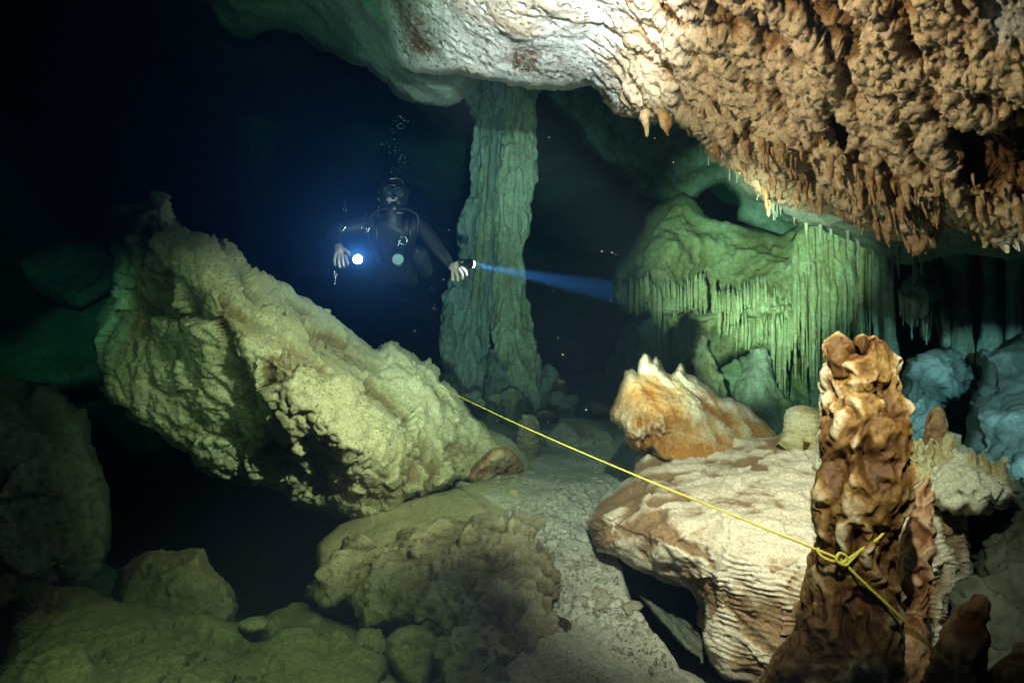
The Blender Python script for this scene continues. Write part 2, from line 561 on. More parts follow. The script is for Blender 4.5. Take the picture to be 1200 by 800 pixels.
M['speckled'] = rock_mat('speckled_calcite', (.60, .56, .44), (.66, .62, .5), (.3, .2, .1), None, -.02, .02, 9, bump=.4, bscale=80, speck=(.22, .14, .06), speck_scale=75)
M['line'] = plain('yellow_guide_line', (.72, .66, .10), .6, bump=.8, bscale=500)
M['suit'] = plain('black_drysuit', (.020, .022, .026), .55, bump=.3, bscale=60)
M['skin'] = plain('skin', (.42, .33, .28), .5)
M['rubber'] = plain('black_rubber', (.015, .015, .018), .35)
M['metal'] = plain('stainless_steel', (.6, .62, .64), .22, 1.0)
M['tank'] = plain('painted_tank', (.05, .06, .07), .35, .3)
M['lens'] = plain('lit_torch_lens', (.9, .95, 1), .2, emit=(.80, .90, 1.0), es=150)
M['glass'] = plain('mask_glass', (.03, .05, .06), .08)
M['dial'] = plain('pale_gauge_face', (.22, .32, .32), .3)

# ================================================================== CAVE SHELL AND FLOOR
def cave_shell():
    nu, nv = 260, 130
    th = np.arange(nu) / nu * 2 * math.pi
    ph = np.linspace(0.001, math.pi - .001, nv)
    T, Pp = np.meshgrid(th, ph)
    d = np.stack([np.sin(Pp) * np.cos(T), np.sin(Pp) * np.sin(T), np.cos(Pp)], 2).reshape(-1, 3)
    n = fbm(d, 2.2, 5, seed=1) * .22 + ridged(d, 5, 3, seed=2) * .04
    rr = 1 + n
    V = d * rr[:, None] * np.array([11.0, 12.0, 4.2]) + np.array([0.5, 4.5, 1.2])
    i = np.arange(nv - 1)[:, None] * nu; j = np.arange(nu)[None]; j2 = (j + 1) % nu
    q = np.stack([i + j, i + nu + j, i + nu + j2, i + j2], 2).reshape(-1, 4)
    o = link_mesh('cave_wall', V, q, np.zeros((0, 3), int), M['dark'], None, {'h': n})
    tag(o, kind='structure')


cave_shell()


def floor_z(x, y):
    q = np.stack([x, y, np.zeros_like(x)], 1)
    wob = fbm(q, 4, 3, seed=33) * .05
    xl = np.interp(y, [1.2, 1.55, 1.75, 2.0, 2.5, 3.0, 4], [-.1, -.02, .10, .14, .10, .0, -.5]) + wob
    xr = np.interp(y, [1.5, 1.67, 2.0, 2.4, 2.8, 3.2, 4.0], [.47, .45, .41, .42, .52, .75, 2.0]) + wob * .6
    drop = (np.clip(sst(0, .12, xl - x), 0, 1) * .45 + sst(0, .18, x - xr) * .9) * sst(4.0, 2.8, y)
    z = -.90 - drop + fbm(q, 1.1, 4, seed=3) * .05 * sst(1.0, 4, y)
    z = z - 2.9 * sst(-.35, -.75, x) * sst(9.5, 8.7, y) * sst(.6, 1.4, y)  # pit at the left, deepened so the ground there stays black
    z = z + sst(5.5, 9, y) * .12
    z = z - .9 * sst(.5, -3, y) * .2
    return z


def make_floor():
    ys = np.concatenate([np.arange(-5.5, .8, .12), .8 * 1.0062 ** np.arange(0, 455)])
    s = np.linspace(-1, 1, 420)
    xs = .35 + 9 * np.sinh(4.6 * s) / math.sinh(4.6)
    X, Y = np.meshgrid(xs, ys)
    h, w = X.shape
    x = X.ravel(); y = Y.ravel()
    z = floor_z(x, y)
    V = np.stack([x, y, z], 1)
    d = fbm(V, 5, 4, seed=4) * .020 + fbm(V, 28, 4, .6, seed=5) * .010
    # broken, crusty ground between the rocks
    crust = sst(-.15, .25, fbm(V, 2.2, 2, seed=6)) * sst(4.4, 3.4, y) * sst(1.6, 2.1, y)
    w1, w2 = worley(V * np.array([1, 1, .2], np.float32), 17, 3, True)
    d = d + crust * (sst(.02, .25, w2 - w1) - .5) * .03
    V[:, 2] += d
    idx = np.arange(h * w).reshape(h, w)
    q = np.stack([idx[:-1, :-1].ravel(), idx[:-1, 1:].ravel(), idx[1:, 1:].ravel(), idx[1:, :-1].ravel()], 1)
    o = link_mesh('cave_floor', V, q, np.zeros((0, 3), int), M['sand'], None, {'h': d})
    tag(o, kind='structure')


make_floor()

# ================================================================== CEILING
def stretch(V, d, k):
    """coordinates squeezed along direction d, so that noise draws out along it"""
    d = np.array(d, np.float32); d /= np.linalg.norm(d)
    a = V @ d
    return V + np.outer(a * (k - 1), d)


DIAG = (.62, .35, -.55)


def roof_zone(V, px, py):
    z = 1 - sst(650, 800, px + (py - 60) * .35 + 60 * fbm(V, 4, 3, seed=8))
    return np.clip(z + .9 * sst(1150, 1200, px + (100 - py) * .3) * sst(90, 20, py), 0, 1)


def roof_big(V, px, py):
    z = roof_zone(V, px, py)
    S = stretch(V, DIAG, .45)
    b = fbm(V, 1.6, 3, seed=11) * .05
    cav = sst(.08, .34, fbm(S, 3.6, 3, seed=12)) * (1 - z) * -.10
    return b + cav + ridged(S, 4, 2, seed=13) * .03 * (1 - z)


def roof_mid(V, px, py):
    z = roof_zone(V, px, py)
    S = stretch(V, DIAG, .38)
    r = ridged(S + .03 * fbm(V, 9, 2)[:, None], 21, 3, .6, seed=14)
    flak = worley(S * 1.25 + .01 * fbm(V, 30, 2)[:, None], 36, 2)
    a = (1 - z) * (r * .026 + (.35 - flak) * .024 - sst(.02, .28, fbm(stretch(V, DIAG, .28), 15, 3, seed=19)) * .045 + ridged(S, 7, 2, seed=18) * .012)
    Sw = stretch(V, (.7, .3, -.3), .5)
    b = z * (fbm(V, 5, 3, seed=15) * .022 + fbm(V, 22, 3, seed=17) * .004 - pits(Sw, 34, .40, 4, .56) * .022 - pits(Sw, 70, .42, 5, .55) * .010)
    return a + b


def roof_fine(V, px, py):
    z = roof_zone(V, px, py)
    S = stretch(V, DIAG, .5)
    return (1 - z) * (ridged(S, 60, 2, .6, seed=16) * .008 - pits(S, 50, .42, 7, .45) * .012) + z * fbm(V, 45, 2) * .002


roof_outline = [(430, -420), (438, -60), (452, 20), (472, 78), (510, 84), (548, 86), (575, 94), (600, 101), (640, 105), (668, 104), (700, 103), (712, 112),
                (728, 131), (748, 137), (770, 139), (792, 136), (815, 150), (840, 178), (870, 200), (900, 222), (935, 236), (965, 240), (1000, 254),
                (1030, 268), (1055, 278), (1085, 282), (1110, 264), (1150, 268), (1180, 280), (1230, 292), (1320, 310), (1500, 330), (1800, 300), (1900, -420)]
roof_ctrl = [(470, 60, 3.0), (600, 90, 2.75), (700, 95, 2.6), (760, 125, 2.45), (850, 180, 2.3), (950, 232, 2.15), (1060, 270, 2.0), (1200, 285, 1.85),
             (450, 0, 2.75), (600, 0, 2.15), (760, 0, 1.85), (900, 0, 1.62), (1050, 0, 1.42), (1200, 0, 1.28), (1200, 140, 1.55), (1000, 120, 1.8), (800, 80, 2.15),
             (600, -200, 1.55), (900, -200, 1.2), (1250, -200, 1.0), (500, -400, 1.3), (900, -400, .98), (1300, -400, .85), (1500, 100, 1.5), (1800, 0, 1.4)]
near_roof = relief('cave_ceiling', roof_outline, roof_ctrl, 1.9, (26, .22), 1.6, [roof_big, roof_mid, roof_fine], M['roof'], center=(1000, -300), jag=3, zone=roof_zone)
tag(near_roof, kind='structure')

far_outline = [(150, -500), (225, -60), (246, 12), (262, 34), (285, 42), (318, 30), (345, 34), (375, 54), (402, 68), (432, 78), (458, 96), (466, 112), (500, 126), (530, 121),
               (556, 100), (600, 60), (720, 60), (780, 110), (806, 140), (822, 168), (846, 190), (862, 214), (884, 232), (905, 246), (940, 262), (985, 272), (1010, 282), (1035, 296),
               (1080, 300), (1120, 296), (1180, 300), (1260, 310), (1500, 330), (1800, -500)]
far_ctrl = [(260, 10, 4.6), (340, 20, 4.4), (460, 100, 4.0), (540, 110, 3.7), (600, 50, 3.6), (300, -60, 3.8), (450, 20, 3.6), (550, 60, 3.5), (780, 100, 3.6), (830, 165, 4.0), (900, 240, 3.9), (1000, 275, 3.6),
            (930, 200, 3.0), (1100, 280, 3.2), (1300, 250, 3.0), (300, -400, 2.6), (900, -300, 2.2), (1500, -200, 2.0), (1000, 0, 2.6)]


def farroof(V, px, py):
    S = stretch(V, (.7, 0, -.5), .5)
    return fbm(V, 1.5, 3, seed=21) * .12 + ridged(S, 4, 3, seed=22) * .035 + fbm(S, 16, 3, seed=23) * .018


fr = relief('cave_ceiling', far_outline, far_ctrl, 2.6, (34, .35), 1.5, [farroof], M['teal'], center=(900, -350), jag=3)
tag(fr, kind='structure')

# teal roof behind, over the flowstone, with the dark hole under it
far2 = [(640, 110), (655, 60), (760, 40), (1100, 100), (1080, 300), (1000, 300), (930, 285), (880, 262), (866, 258), (868, 240), (862, 224), (846, 216), (828, 220), (815, 232), (798, 236), (770, 232), (745, 222), (722, 200), (700, 178), (680, 150)]
fr2 = relief('cave_ceiling', far2, [(700, 150, 7.6), (760, 190, 7.2), (820, 210, 7.0), (900, 250, 6.8), (1050, 250, 6.4), (760, 80, 6.6), (1000, 120, 5.8)], 2.6, (40, .7), 2.2,
             [lambda V, a, b: fbm(V, .9, 3, seed=24) * .25 + ridged(stretch(V, (.8, 0, -.4), .4), 2.6, 3, seed=25) * .07 + fbm(V, 12, 3) * .03], M['teal'], jag=3, center=(880, 150))
tag(fr2, kind='structure')

# ================================================================== LEFT BOULDER
def rocky(a1=.06, f1=1.6, a2=.025, f2=6, a3=.008, f3=24, pit=.0, pf=20, seed=0., keep=.5):
    def big(V, px, py):
        d = fbm(V, f1, 3, seed=seed) * a1
        if a1 > .03:
            d = d + facets(V, 3.1, seed + 1) * 4.0 * (a1 - .01) + facets(V, 9.0, seed + 2) * 3.2 * (a1 - .01)
        return d

    def mid(V, px, py):
        r = a2 * (fbm(V, f2, 4, .55, seed=seed + 1) * .8 + ridged(V, f2 * .8, 3, seed=seed + 2) * .35)
        if pit: r = r - pit * pits(V, pf, .42, seed + 3, keep)
        return r

    def fine(V, px, py):
        if a1 > .03:
            W = V * np.array([.7, .7, 1.5], np.float32)
            cr = sst(.055, .0, np.abs(fbm(W, 2.3, 3, .55, seed=seed + 6))) * sst(-.1, .2, fbm(V, 1.7, 2, seed=seed + 7))
            return a3 * (fbm(V, f3, 3, .65, seed=seed + 4) + .35 * ridged(V, f3 * 1.5, 3, .6, seed=seed + 5)) - .022 * cr
        return a3 * (fbm(V, f3, 3, .65, seed=seed + 4) + .8 * ridged(V, f3 * 1.5, 3, .6, seed=seed + 5))
    return [big, mid, fine]


left_o = [(128, 268), (136, 250), (148, 242), (166, 241), (186, 233), (195, 241), (195, 254), (206, 266), (222, 278), (242, 282), (262, 294), (280, 301), (292, 314), (312, 322), (338, 337), (352, 352), (378, 365),
          (400, 380), (425, 400), (438, 410), (458, 408), (478, 414), (495, 424), (508, 436), (514, 450), (524, 456), (540, 472), (562, 492), (578, 510), (600, 524), (616, 538), (628, 549), (618, 560),
          (600, 562), (580, 556), (574, 570), (558, 566), (540, 560), (520, 570), (500, 574), (480, 580), (465, 592), (447, 603), (430, 610), (400, 602), (360, 590), (330, 578), (300, 566), (262, 560), (240, 545),
          (222, 528), (200, 520), (170, 500), (150, 480), (132, 470), (120, 440), (116, 400), (124, 370), (136, 340), (140, 310)]
left_c = [(145, 255, 3.3), (165, 248, 3.22), (190, 240, 3.3), (300, 322, 3.6), (360, 360, 3.65), (430, 405, 3.8), (510, 445, 3.9), (600, 530, 4.0), (620, 550, 4.0),
          (190, 285, 3.02), (232, 300, 2.92), (258, 345, 2.78), (290, 400, 2.68), (340, 450, 2.60), (410, 505, 2.64), (466, 560, 2.85), (540, 555, 3.5),
          (200, 345, 3.10), (150, 360, 3.34), (170, 430, 3.28), (240, 470, 3.07), (220, 510, 3.22), (300, 540, 3.12), (360, 560, 2.96), (430, 600, 3.0), (300, 460, 2.85), (240, 400, 2.96), (380, 400, 3.2), (450, 480, 3.15), (520, 520, 3.5)]
L = relief('boulder', left_o, left_c, 1.8, (16, .16), 1.3,
           rocky(.07, 1.7, .016, 5, .014, 28, .022, 26, 1., .56), M['lime'], center=(330, 430))
tag(L, 'huge wedge-shaped pale limestone boulder with a peaked top, rising at the left beside the diver', 'boulder')

# amber underside of the boulder's right end
A = relief('flowstone', [(572, 530), (590, 524), (608, 535), (614, 548), (604, 560), (590, 561), (578, 566), (568, 577), (556, 572), (548, 560), (556, 545)],
           [(580, 550, 3.66), (600, 545, 3.75), (560, 565, 3.66)], 1.6, (10, .08), .35, rocky(.02, 4, .03, 12, .006, 40, .02, 20, 31.), M['rust'])
tag(A, 'brown knobbly flowstone under the right tip of the huge wedge boulder', 'flowstone')

# ================================================================== LOWER LEFT ROCKS
B1 = relief('boulder', [(30, 700), (60, 694), (100, 697), (118, 704), (150, 709), (190, 714), (215, 722), (255, 730), (290, 735), (320, 727), (345, 715), (372, 718), (390, 728), (420, 738), (445, 748), (458, 770), (472, 800), (490, 900),
                        (-60, 900), (-20, 820), (5, 770), (14, 730)],
            [(60, 700, 2.15), (200, 716, 2.1), (290, 736, 2.1), (350, 718, 2.2), (440, 745, 2.0), (60, 760, 1.75), (200, 760, 1.75), (330, 760, 1.85), (440, 790, 1.7), (200, 830, 1.55), (400, 860, 1.5), (0, 800, 1.7)],
            2.0, (14, .12), .9, rocky(.042, 2.4, .030, 7, .009, 22, .018, 14, 2., .42), M['lime_dark'], center=(230, 800), yr=.55)
tag(B1, 'long low olive boulder filling the bottom left corner of the scene', 'boulder')
B2 = relief('boulder', [(134, 700), (142, 672), (160, 654), (175, 646), (205, 648), (232, 642), (240, 655), (252, 672), (272, 692), (274, 712), (262, 735), (200, 750), (150, 730)],
            [(200, 660, 2.55), (180, 700, 2.4), (230, 690, 2.38), (262, 705, 2.5), (200, 735, 2.4)], 2.0, (16, .14), .5, rocky(.04, 3, .02, 9, .006, 30, .01, 20, 3.), M['lime_dark'])
tag(B2, 'angular olive boulder in the dark hollow below the huge wedge boulder', 'boulder')
B3 = relief('stone', [(453, 752), (462, 740), (480, 733), (500, 738), (515, 748), (518, 765), (508, 785), (500, 815), (475, 800), (458, 775)],
            [(485, 750, 1.72), (470, 760, 1.7), (510, 760, 1.78), (490, 790, 1.68)], 1.8, (14, .09), .22, rocky(.02, 5, .012, 14, .004, 40, .008, 30, 4.), M['lime_dark'])
tag(B3, 'rounded olive stone wedged between the long low boulder and the pitted brown rock', 'stone')
B4 = relief('stone', [(278, 730), (290, 724), (305, 722), (316, 730), (312, 738), (296, 741), (282, 738)], [(295, 730, 1.98), (310, 735, 1.96), (285, 735, 1.97)], 1.6, (6, .03), .08,
            rocky(.006, 8, .004, 20, .002, 50, 0, 30, 5.), M['lime'])
tag(B4, 'small flat pale stone lying on top of the long low boulder', 'stone')
B5 = relief('boulder', [(-120, 430), (0, 440), (60, 455), (95, 490), (112, 540), (128, 580), (130, 630), (112, 670), (90, 698), (40, 720), (-120, 760)],
            [(-60, 500, 2.7), (40, 480, 3.0), (60, 560, 2.7), (110, 620, 2.9), (20, 660, 2.6), (-80, 650, 2.4)], 2.4, (24, .3), .9, rocky(.06, 2, .025, 7, .007, 26, .01, 20, 6.), M['teal'])
tag(B5, 'dim smooth green-grey boulder at the left edge above the long low boulder', 'boulder')
# silt bank far left behind
B6 = relief('silt_bank', [(-300, 340), (-100, 380), (0, 392), (40, 372), (75, 352), (110, 330), (160, 310), (260, 330), (300, 420), (120, 452), (20, 470), (-300, 520)],
            [(-200, 450, 5.0), (0, 420, 5.5), (80, 380, 5.8), (200, 360, 6.0), (100, 480, 4.9), (0, 520, 4.6)], 4, (30, .6), 1.2,
            [lambda V, a, b: fbm(V, .8, 3, seed=41) * .12 + fbm(V, 6, 3) * .02], M['teal'])
tag(B6, kind='structure')
B6.name = 'silt_bank'
B7 = relief('rock_ledge', [(20, 300), (60, 285), (110, 278), (150, 282), (220, 300), (220, 345), (150, 330), (115, 350), (90, 362), (60, 350), (30, 335)],
            [(60, 310, 5.6), (150, 310, 5.7), (100, 340, 5.4)], 3, (14, .3), .8, [lambda V, a, b: fbm(V, 2, 4, seed=43) * .14 + fbm(V, 9, 3) * .04], M['dark'])
tag(B7, 'ragged dark ledge behind the peak of the huge wedge boulder', 'rock')

# sand and pitted brown rock
S1 = relief('silt_bank', [(372, 640), (400, 615), (440, 596), (480, 585), (530, 572), (575, 560), (610, 556), (630, 575), (642, 610), (650, 650), (640, 690), (560, 720), (440, 720), (380, 690)],
            [(400, 630, 2.75), (480, 595, 3.05), (560, 575, 3.4), (620, 570, 3.5), (640, 620, 2.85), (560, 640, 2.55), (450, 650, 2.45), (500, 700, 2.25), (620, 680, 2.3)],
            2.0, (16, .12), .6, [lambda V, a, b: fbm(V, 3, 3, seed=51) * .03, lambda V, a, b: fbm(V, 18, 4, seed=52) * .009 - pits(V, 22, .4, 3, .6) * .008], M['silt'])
tag(S1, kind='structure')


def pitted(seed):
    def a(V, px, py): return fbm(V, 3.0, 3, seed=seed) * .06

    def b(V, px, py):
        w = worley(V + .02 * fbm(V, 14, 2)[:, None], 21, seed)
        w2 = worley(V, 46, seed + 1)
        k = sst(.45, .62, .5 + .5 * fbm(V, 2.2, 2, seed=seed + 9) + (px - 520) * .0012)
        return facets(V, 6.5, seed) * .30 + facets(V, 15, seed + 1) * .15 + fbm(V, 6, 3, seed=seed + 4) * .03 + (w - .45) * .020 * (.3 + k) + ridged(V * np.array([.8, .8, 1.4], np.float32), 9, 3, .5, seed=seed + 2) * .012 - pits(V, 15, .5, seed + 5, .42) * .030 * k - pits(V, 28, .5, seed + 6, .35) * .012

    def c(V, px, py): return fbm(V, 34, 3, seed=seed + 3) * .006
    return [a, b, c]


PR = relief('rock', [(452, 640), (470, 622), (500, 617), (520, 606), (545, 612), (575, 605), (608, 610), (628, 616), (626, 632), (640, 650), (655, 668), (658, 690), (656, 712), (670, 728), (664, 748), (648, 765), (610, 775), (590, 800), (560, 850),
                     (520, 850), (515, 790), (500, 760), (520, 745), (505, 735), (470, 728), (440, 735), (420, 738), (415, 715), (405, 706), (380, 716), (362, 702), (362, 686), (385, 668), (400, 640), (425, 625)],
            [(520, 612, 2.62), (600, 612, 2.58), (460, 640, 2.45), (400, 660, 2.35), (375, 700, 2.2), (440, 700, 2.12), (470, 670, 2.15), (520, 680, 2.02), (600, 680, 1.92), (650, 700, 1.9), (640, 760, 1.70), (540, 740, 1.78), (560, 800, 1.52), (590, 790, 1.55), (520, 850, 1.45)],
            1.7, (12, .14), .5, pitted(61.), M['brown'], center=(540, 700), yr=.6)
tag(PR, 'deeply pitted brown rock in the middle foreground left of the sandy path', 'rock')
PR2 = relief('rock', [(530, 785), (560, 772), (600, 776), (640, 779), (700, 768), (750, 764), (790, 780), (830, 805), (830, 880), (520, 880)],
             [(560, 780, 1.72), (640, 785, 1.62), (720, 760, 1.72), (780, 790, 1.66), (600, 850, 1.45), (750, 860, 1.45)], 2.0, (16, .1), .3,
             rocky(.02, 4, .014, 10, .005, 34, .006, 24, 9.), M['sand'])
tag(PR2, 'low silt-covered grey rock at the bottom centre of the path', 'rock')

# ================================================================== BIG CREAM SLAB AND HORNED BLOCK
def ripple(freq, amp, seed=0.):
    def f(V, px, py):
        ph = V[:, 2] * freq + V[:, 1] * freq * .11 + fbm(V, 3.2, 3, seed=seed) * 2.2 + fbm(V, 11, 2, seed=seed + 1) * .9
        s = ph - np.floor(ph)
        terr = np.where(s < .72, s / .72, (1 - s) / .28) * (.15 + 1.25 * sst(-.35, .35, fbm(V * np.array([1, 1, 3], np.float32), 7, 3, seed=seed + 5)))
        k = sst(-.35, .15, fbm(V, 3, 2, seed=seed + 2) + (px - 780) * .002)
        S = V * np.array([.3, .3, 1], np.float32)
        return (terr - .5) * amp * k + fbm(S, 40, 3, seed=seed + 3) * amp * .7
    return f


slab_o = [(742, 560), (745, 545), (756, 528), (768, 520), (800, 517), (850, 514), (900, 512), (922, 508), (928, 494), (934, 484), (948, 478), (962, 482), (975, 498), (985, 520), (1020, 535), (1060, 560), (1085, 588), (1110, 596), (1132, 606),
          (1140, 640), (1136, 680), (1118, 705), (1100, 760), (1085, 860), (930, 870), (905, 820), (880, 800), (850, 792), (834, 776), (824, 750), (822, 715), (812, 690), (790, 684), (762, 672), (740, 664), (722, 650), (700, 645), (692, 628), (690, 610), (702, 590), (722, 574)]
slab_c = [(760, 530, 2.95), (850, 517, 3.0), (940, 490, 2.75), (950, 520, 2.55), (800, 545, 2.62), (880, 545, 2.42), (950, 560, 2.2), (720, 590, 2.4), (700, 620, 2.2), (760, 610, 2.02), (850, 600, 1.98), (930, 610, 1.86), (850, 650, 1.78), (930, 670, 1.66), (780, 645, 1.92),
          (740, 655, 2.1), (800, 675, 1.95), (850, 700, 1.75), (900, 720, 1.68), (940, 760, 1.62), (870, 780, 1.72), (920, 840, 1.7), (1030, 560, 2.3), (1100, 620, 2.0), (1130, 660, 2.05), (1080, 720, 1.85), (1010, 700, 1.65), (1010, 620, 1.85), (1060, 830, 1.75)]


def slab_zone(V, px, py):
    return np.clip(sst(620, 760, py - (px - 800) * .2 + 40 * fbm(V, 5, 3, seed=71)) * .75 + sst(1050, 1090, px) * .3, 0, .8) - .12


SL = relief('flowstone_slab', slab_o, slab_c, 1.7, (18, .20), 1.2,
            [lambda V, a, b: fbm(V, 2.4, 3, seed=72) * .04, lambda V, a, b: fbm(V, 7, 4, seed=73) * .032 + facets(V, 6, 73) * .12 + ridged(V, 7, 2, seed=74) * .012, ripple(60, .0065, 75), lambda V, a, b: fbm(V, 50, 3, seed=76) * .003 - pits(V, 30, .35, 5, .62) * .010],
            M['slab'], center=(930, 660), zone=slab_zone, yr=.6)
tag(SL, 'broad cream flowstone slab with fine rippled terraces, under the yellow guide line', 'flowstone slab')

# undercut wall beneath the slab beside the path
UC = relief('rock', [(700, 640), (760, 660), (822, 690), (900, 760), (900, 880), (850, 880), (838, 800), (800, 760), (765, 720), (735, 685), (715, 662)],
            [(720, 655, 2.42), (780, 710, 2.25), (830, 770, 2.05), (850, 840, 1.9), (870, 760, 2.3), (880, 860, 2.0)], 2.0, (10, .1), .5, rocky(.03, 3, .02, 10, .007, 34, .015, 22, 10.), M['dark'])  # dark material puts the shade under the slab into its colour
tag(UC, 'undercut rock coloured dark for the shade beneath the cream flowstone slab', 'rock')

horn_o = [(715, 486), (720, 468), (728, 448), (734, 436), (742, 433), (747, 440), (749, 424), (754, 412), (760, 413), (764, 422), (768, 415), (773, 421), (776, 432), (786, 438), (793, 430), (797, 424), (802, 428), (803, 437), (812, 440),
          (826, 452), (842, 466), (854, 467), (864, 471), (880, 479), (894, 492), (906, 506), (915, 520), (900, 545), (820, 552), (775, 540), (764, 524), (757, 529), (748, 528), (738, 522), (732, 512), (727, 500)]
horn_c = [(720, 485, 2.85), (740, 436, 2.9), (756, 414, 3.02), (768, 418, 3.06), (798, 428, 3.1), (780, 445, 2.95), (840, 470, 3.1), (900, 505, 3.15), (750, 460, 2.75), (740, 500, 2.72), (755, 520, 2.78), (790, 480, 2.72), (790, 510, 2.75), (840, 510, 2.82), (820, 540, 2.7)]


def drape(V, px, py):
    S = V * np.array([1, 1, .28], np.float32)
    k = sst(472, 505, py) * sst(800, 770, px)
    return k * (ridged(S, 17, 3, seed=81) * .045 - .016) + (1 - k) * (fbm(V, 10, 3, seed=82) * .015)


HB = relief('flowstone_block', horn_o, horn_c, 1.5, (9, .10), .55,
            [lambda V, a, b: fbm(V, 4, 3, seed=83) * .03, drape, lambda V, a, b: ripple(55, .007, 84)(V, a, b) * sst(760, 800, a), lambda V, a, b: fbm(V, 45, 3, seed=85) * .004 - pits(V, 42, .35, 6, .55) * .008],
            M['orange'], center=(810, 500), zone=lambda V, px, py: sst(450, 422, py - (px - 740) * .36 + 26 * fbm(V, 9, 2)))
tag(HB, 'orange and cream flowstone block crowned with four blunt horns behind the slab', 'flowstone block')


# ================================================================== STALAGMITES
def lumpy(seed, a=.020, f=17):
    def big(V): return fbm(V, 7, 2, seed=seed) * a * .9

    def mid(V):
        W = V + .030 * np.stack([fbm(V, 13, 2, seed=seed + k) for k in (1, 2, 3)], 1).astype(np.float32)
        S = stretch(W, (.35, 0, 1), .62)
        r = 1 - 2.6 * np.abs(perlin(S * f + seed))
        r2 = 1 - 2.6 * np.abs(perlin(S * f * 1.9 + seed + 3))
        w = worley(S, f * 1.5, seed)
        kn = sst(.62, .2, w) * sst(-.1, .35, fbm(V, 9, 2, seed=seed + 8))
        return a * (1.15 * np.clip(r, -.9, .42) + .36 * np.clip(r2, -.6, .7) + .75 * kn - .30)

    def fine(V): return fbm(V, 80, 3, seed=seed + 5) * a * .10 - pits(V, 60, .4, seed, .5) * a * .12
    return [big, mid, fine]


ST = tube('stalagmite', [(1005, 399, 1.27, 27), (1005, 404, 1.27, 29), (1006, 425, 1.27, 29), (1008, 445, 1.27, 29), (1012, 462, 1.27, 31), (1014, 485, 1.26, 37), (1013, 510, 1.25, 40), (1010, 535, 1.25, 43), (1008, 560, 1.25, 45),
                         (1004, 590, 1.25, 42), (1001, 620, 1.25, 40), (1000, 650, 1.25, 40), (998, 680, 1.25, 42), (994, 720, 1.25, 47), (990, 760, 1.25, 52), (982, 800, 1.25, 66), (978, 850, 1.26, 84), (972, 960, 1.3, 120)],
          lumpy(91., .021, 17), M['amber'], 1.3, ends=(-.4, 1))
tag(ST, 'tall amber stalagmite with knotted cream ridges, tied round by the yellow line', 'stalagmite')
# crumpled rim around its hollow top
for nm, pth in (('rim', [(983, 396, 1.26, 5), (981, 404, 1.26, 9), (983, 420, 1.25, 9), (986, 440, 1.25, 7)]), ('rim', [(1031, 401, 1.27, 3), (1030, 408, 1.26, 7), (1030, 424, 1.26, 8), (1026, 440, 1.26, 6)])):
    rm = tube('rim_knob', pth, lumpy(95., .006, 30), M['amber'], 1.5, parent=ST)

S2 = tube('stalagmite', [(1086, 562, 1.42, 2), (1084, 576, 1.42, 6), (1080, 605, 1.42, 11), (1075, 640, 1.42, 15), (1071, 680, 1.42, 16), (1068, 720, 1.42, 17), (1062, 780, 1.36, 22), (1058, 900, 1.38, 34)],
          lumpy(101., .010, 26), M['rust'], 1.5)
tag(S2, 'slender rusty stalagmite just right of the tall amber one', 'stalagmite')
S3 = tube('stalagmite', [(1149, 698, 1.15, 6), (1146, 706, 1.15, 11), (1138, 730, 1.15, 17), (1128, 760, 1.15, 22), (1116, 800, 1.15, 27), (1100, 860, 1.16, 34), (1090, 950, 1.2, 40)],
          lumpy(102., .009, 26), M['rust'], 1.5)
tag(S3, 'leaning brown stalagmite at the lower right where the yellow line ends', 'stalagmite')
S4 = tube('stalagmite', [(1222, 752, 1.1, 5), (1216, 762, 1.1, 12), (1200, 790, 1.1, 20), (1186, 820, 1.1, 26), (1170, 900, 1.1, 34)], lumpy(103., .008, 26), M['rust'], 1.6)
tag(S4, 'dark brown stalagmite cut by the bottom right corner', 'stalagmite')
S5 = tube('stalagmite', [(972, 424, 2.25, 4), (973, 432, 2.25, 8), (973, 460, 2.25, 9), (972, 490, 2.25, 10), (970, 520, 2.25, 12), (968, 550, 2.25, 14)], lumpy(104., .007, 30), M['speckled'], 1.6)
tag(S5, 'thin white-speckled stalagmite just behind the left side of the tall amber one', 'stalagmite')
KN = tube('stalagmite', [(945, 480, 2.62, 14), (944, 486, 2.62, 19), (943, 500, 2.6, 21), (942, 514, 2.58, 24), (940, 530, 2.55, 30)],
          [lambda V: fbm(V, 9, 2) * .02 + (np.abs(((V[:, 2] * 55 + fbm(V, 8, 3) * 1.5) % 1) - .5) - .25) * .012, lambda V: fbm(V, 40, 2) * .004], M['yellow'], 1.5)
tag(KN, 'squat cream stalagmite stump with ringed sides on the slab left of the tall amber one', 'stalagmite')
# cluster of yellow-cream spikes right
CL = relief('calcite_cluster', [(1058, 556), (1066, 545), (1074, 530), (1084, 528), (1092, 522), (1102, 530), (1106, 518), (1112, 508), (1118, 516), (1122, 530), (1134, 536), (1144, 546), (1156, 556), (1168, 556), (1174, 541), (1178, 552), (1182, 566), (1180, 580), (1170, 588),
                                (1158, 580), (1150, 594), (1144, 600), (1132, 594), (1118, 596), (1104, 590), (1090, 580), (1072, 575), (1060, 568)],
            [(1070, 550, 2.15), (1100, 545, 2.1), (1112, 520, 2.15), (1140, 570, 1.95), (1175, 560, 2.0), (1150, 590, 1.95), (1090, 570, 2.05)], 1.4, (7, .06), .35,
            [lambda V, a, b: ridged(V, 8, 3, seed=111) * .034, lambda V, a, b: ridged(stretch(V, (.5, 0, .8), .5), 20, 3, seed=112) * .024 - pits(V, 30, .45, 3, .4) * .02, lambda V, a, b: fbm(V, 60, 2) * .005], M['yellow'])
tag(CL, 'knobbly yellow-cream calcite cluster with small spikes at the right', 'calcite cluster')
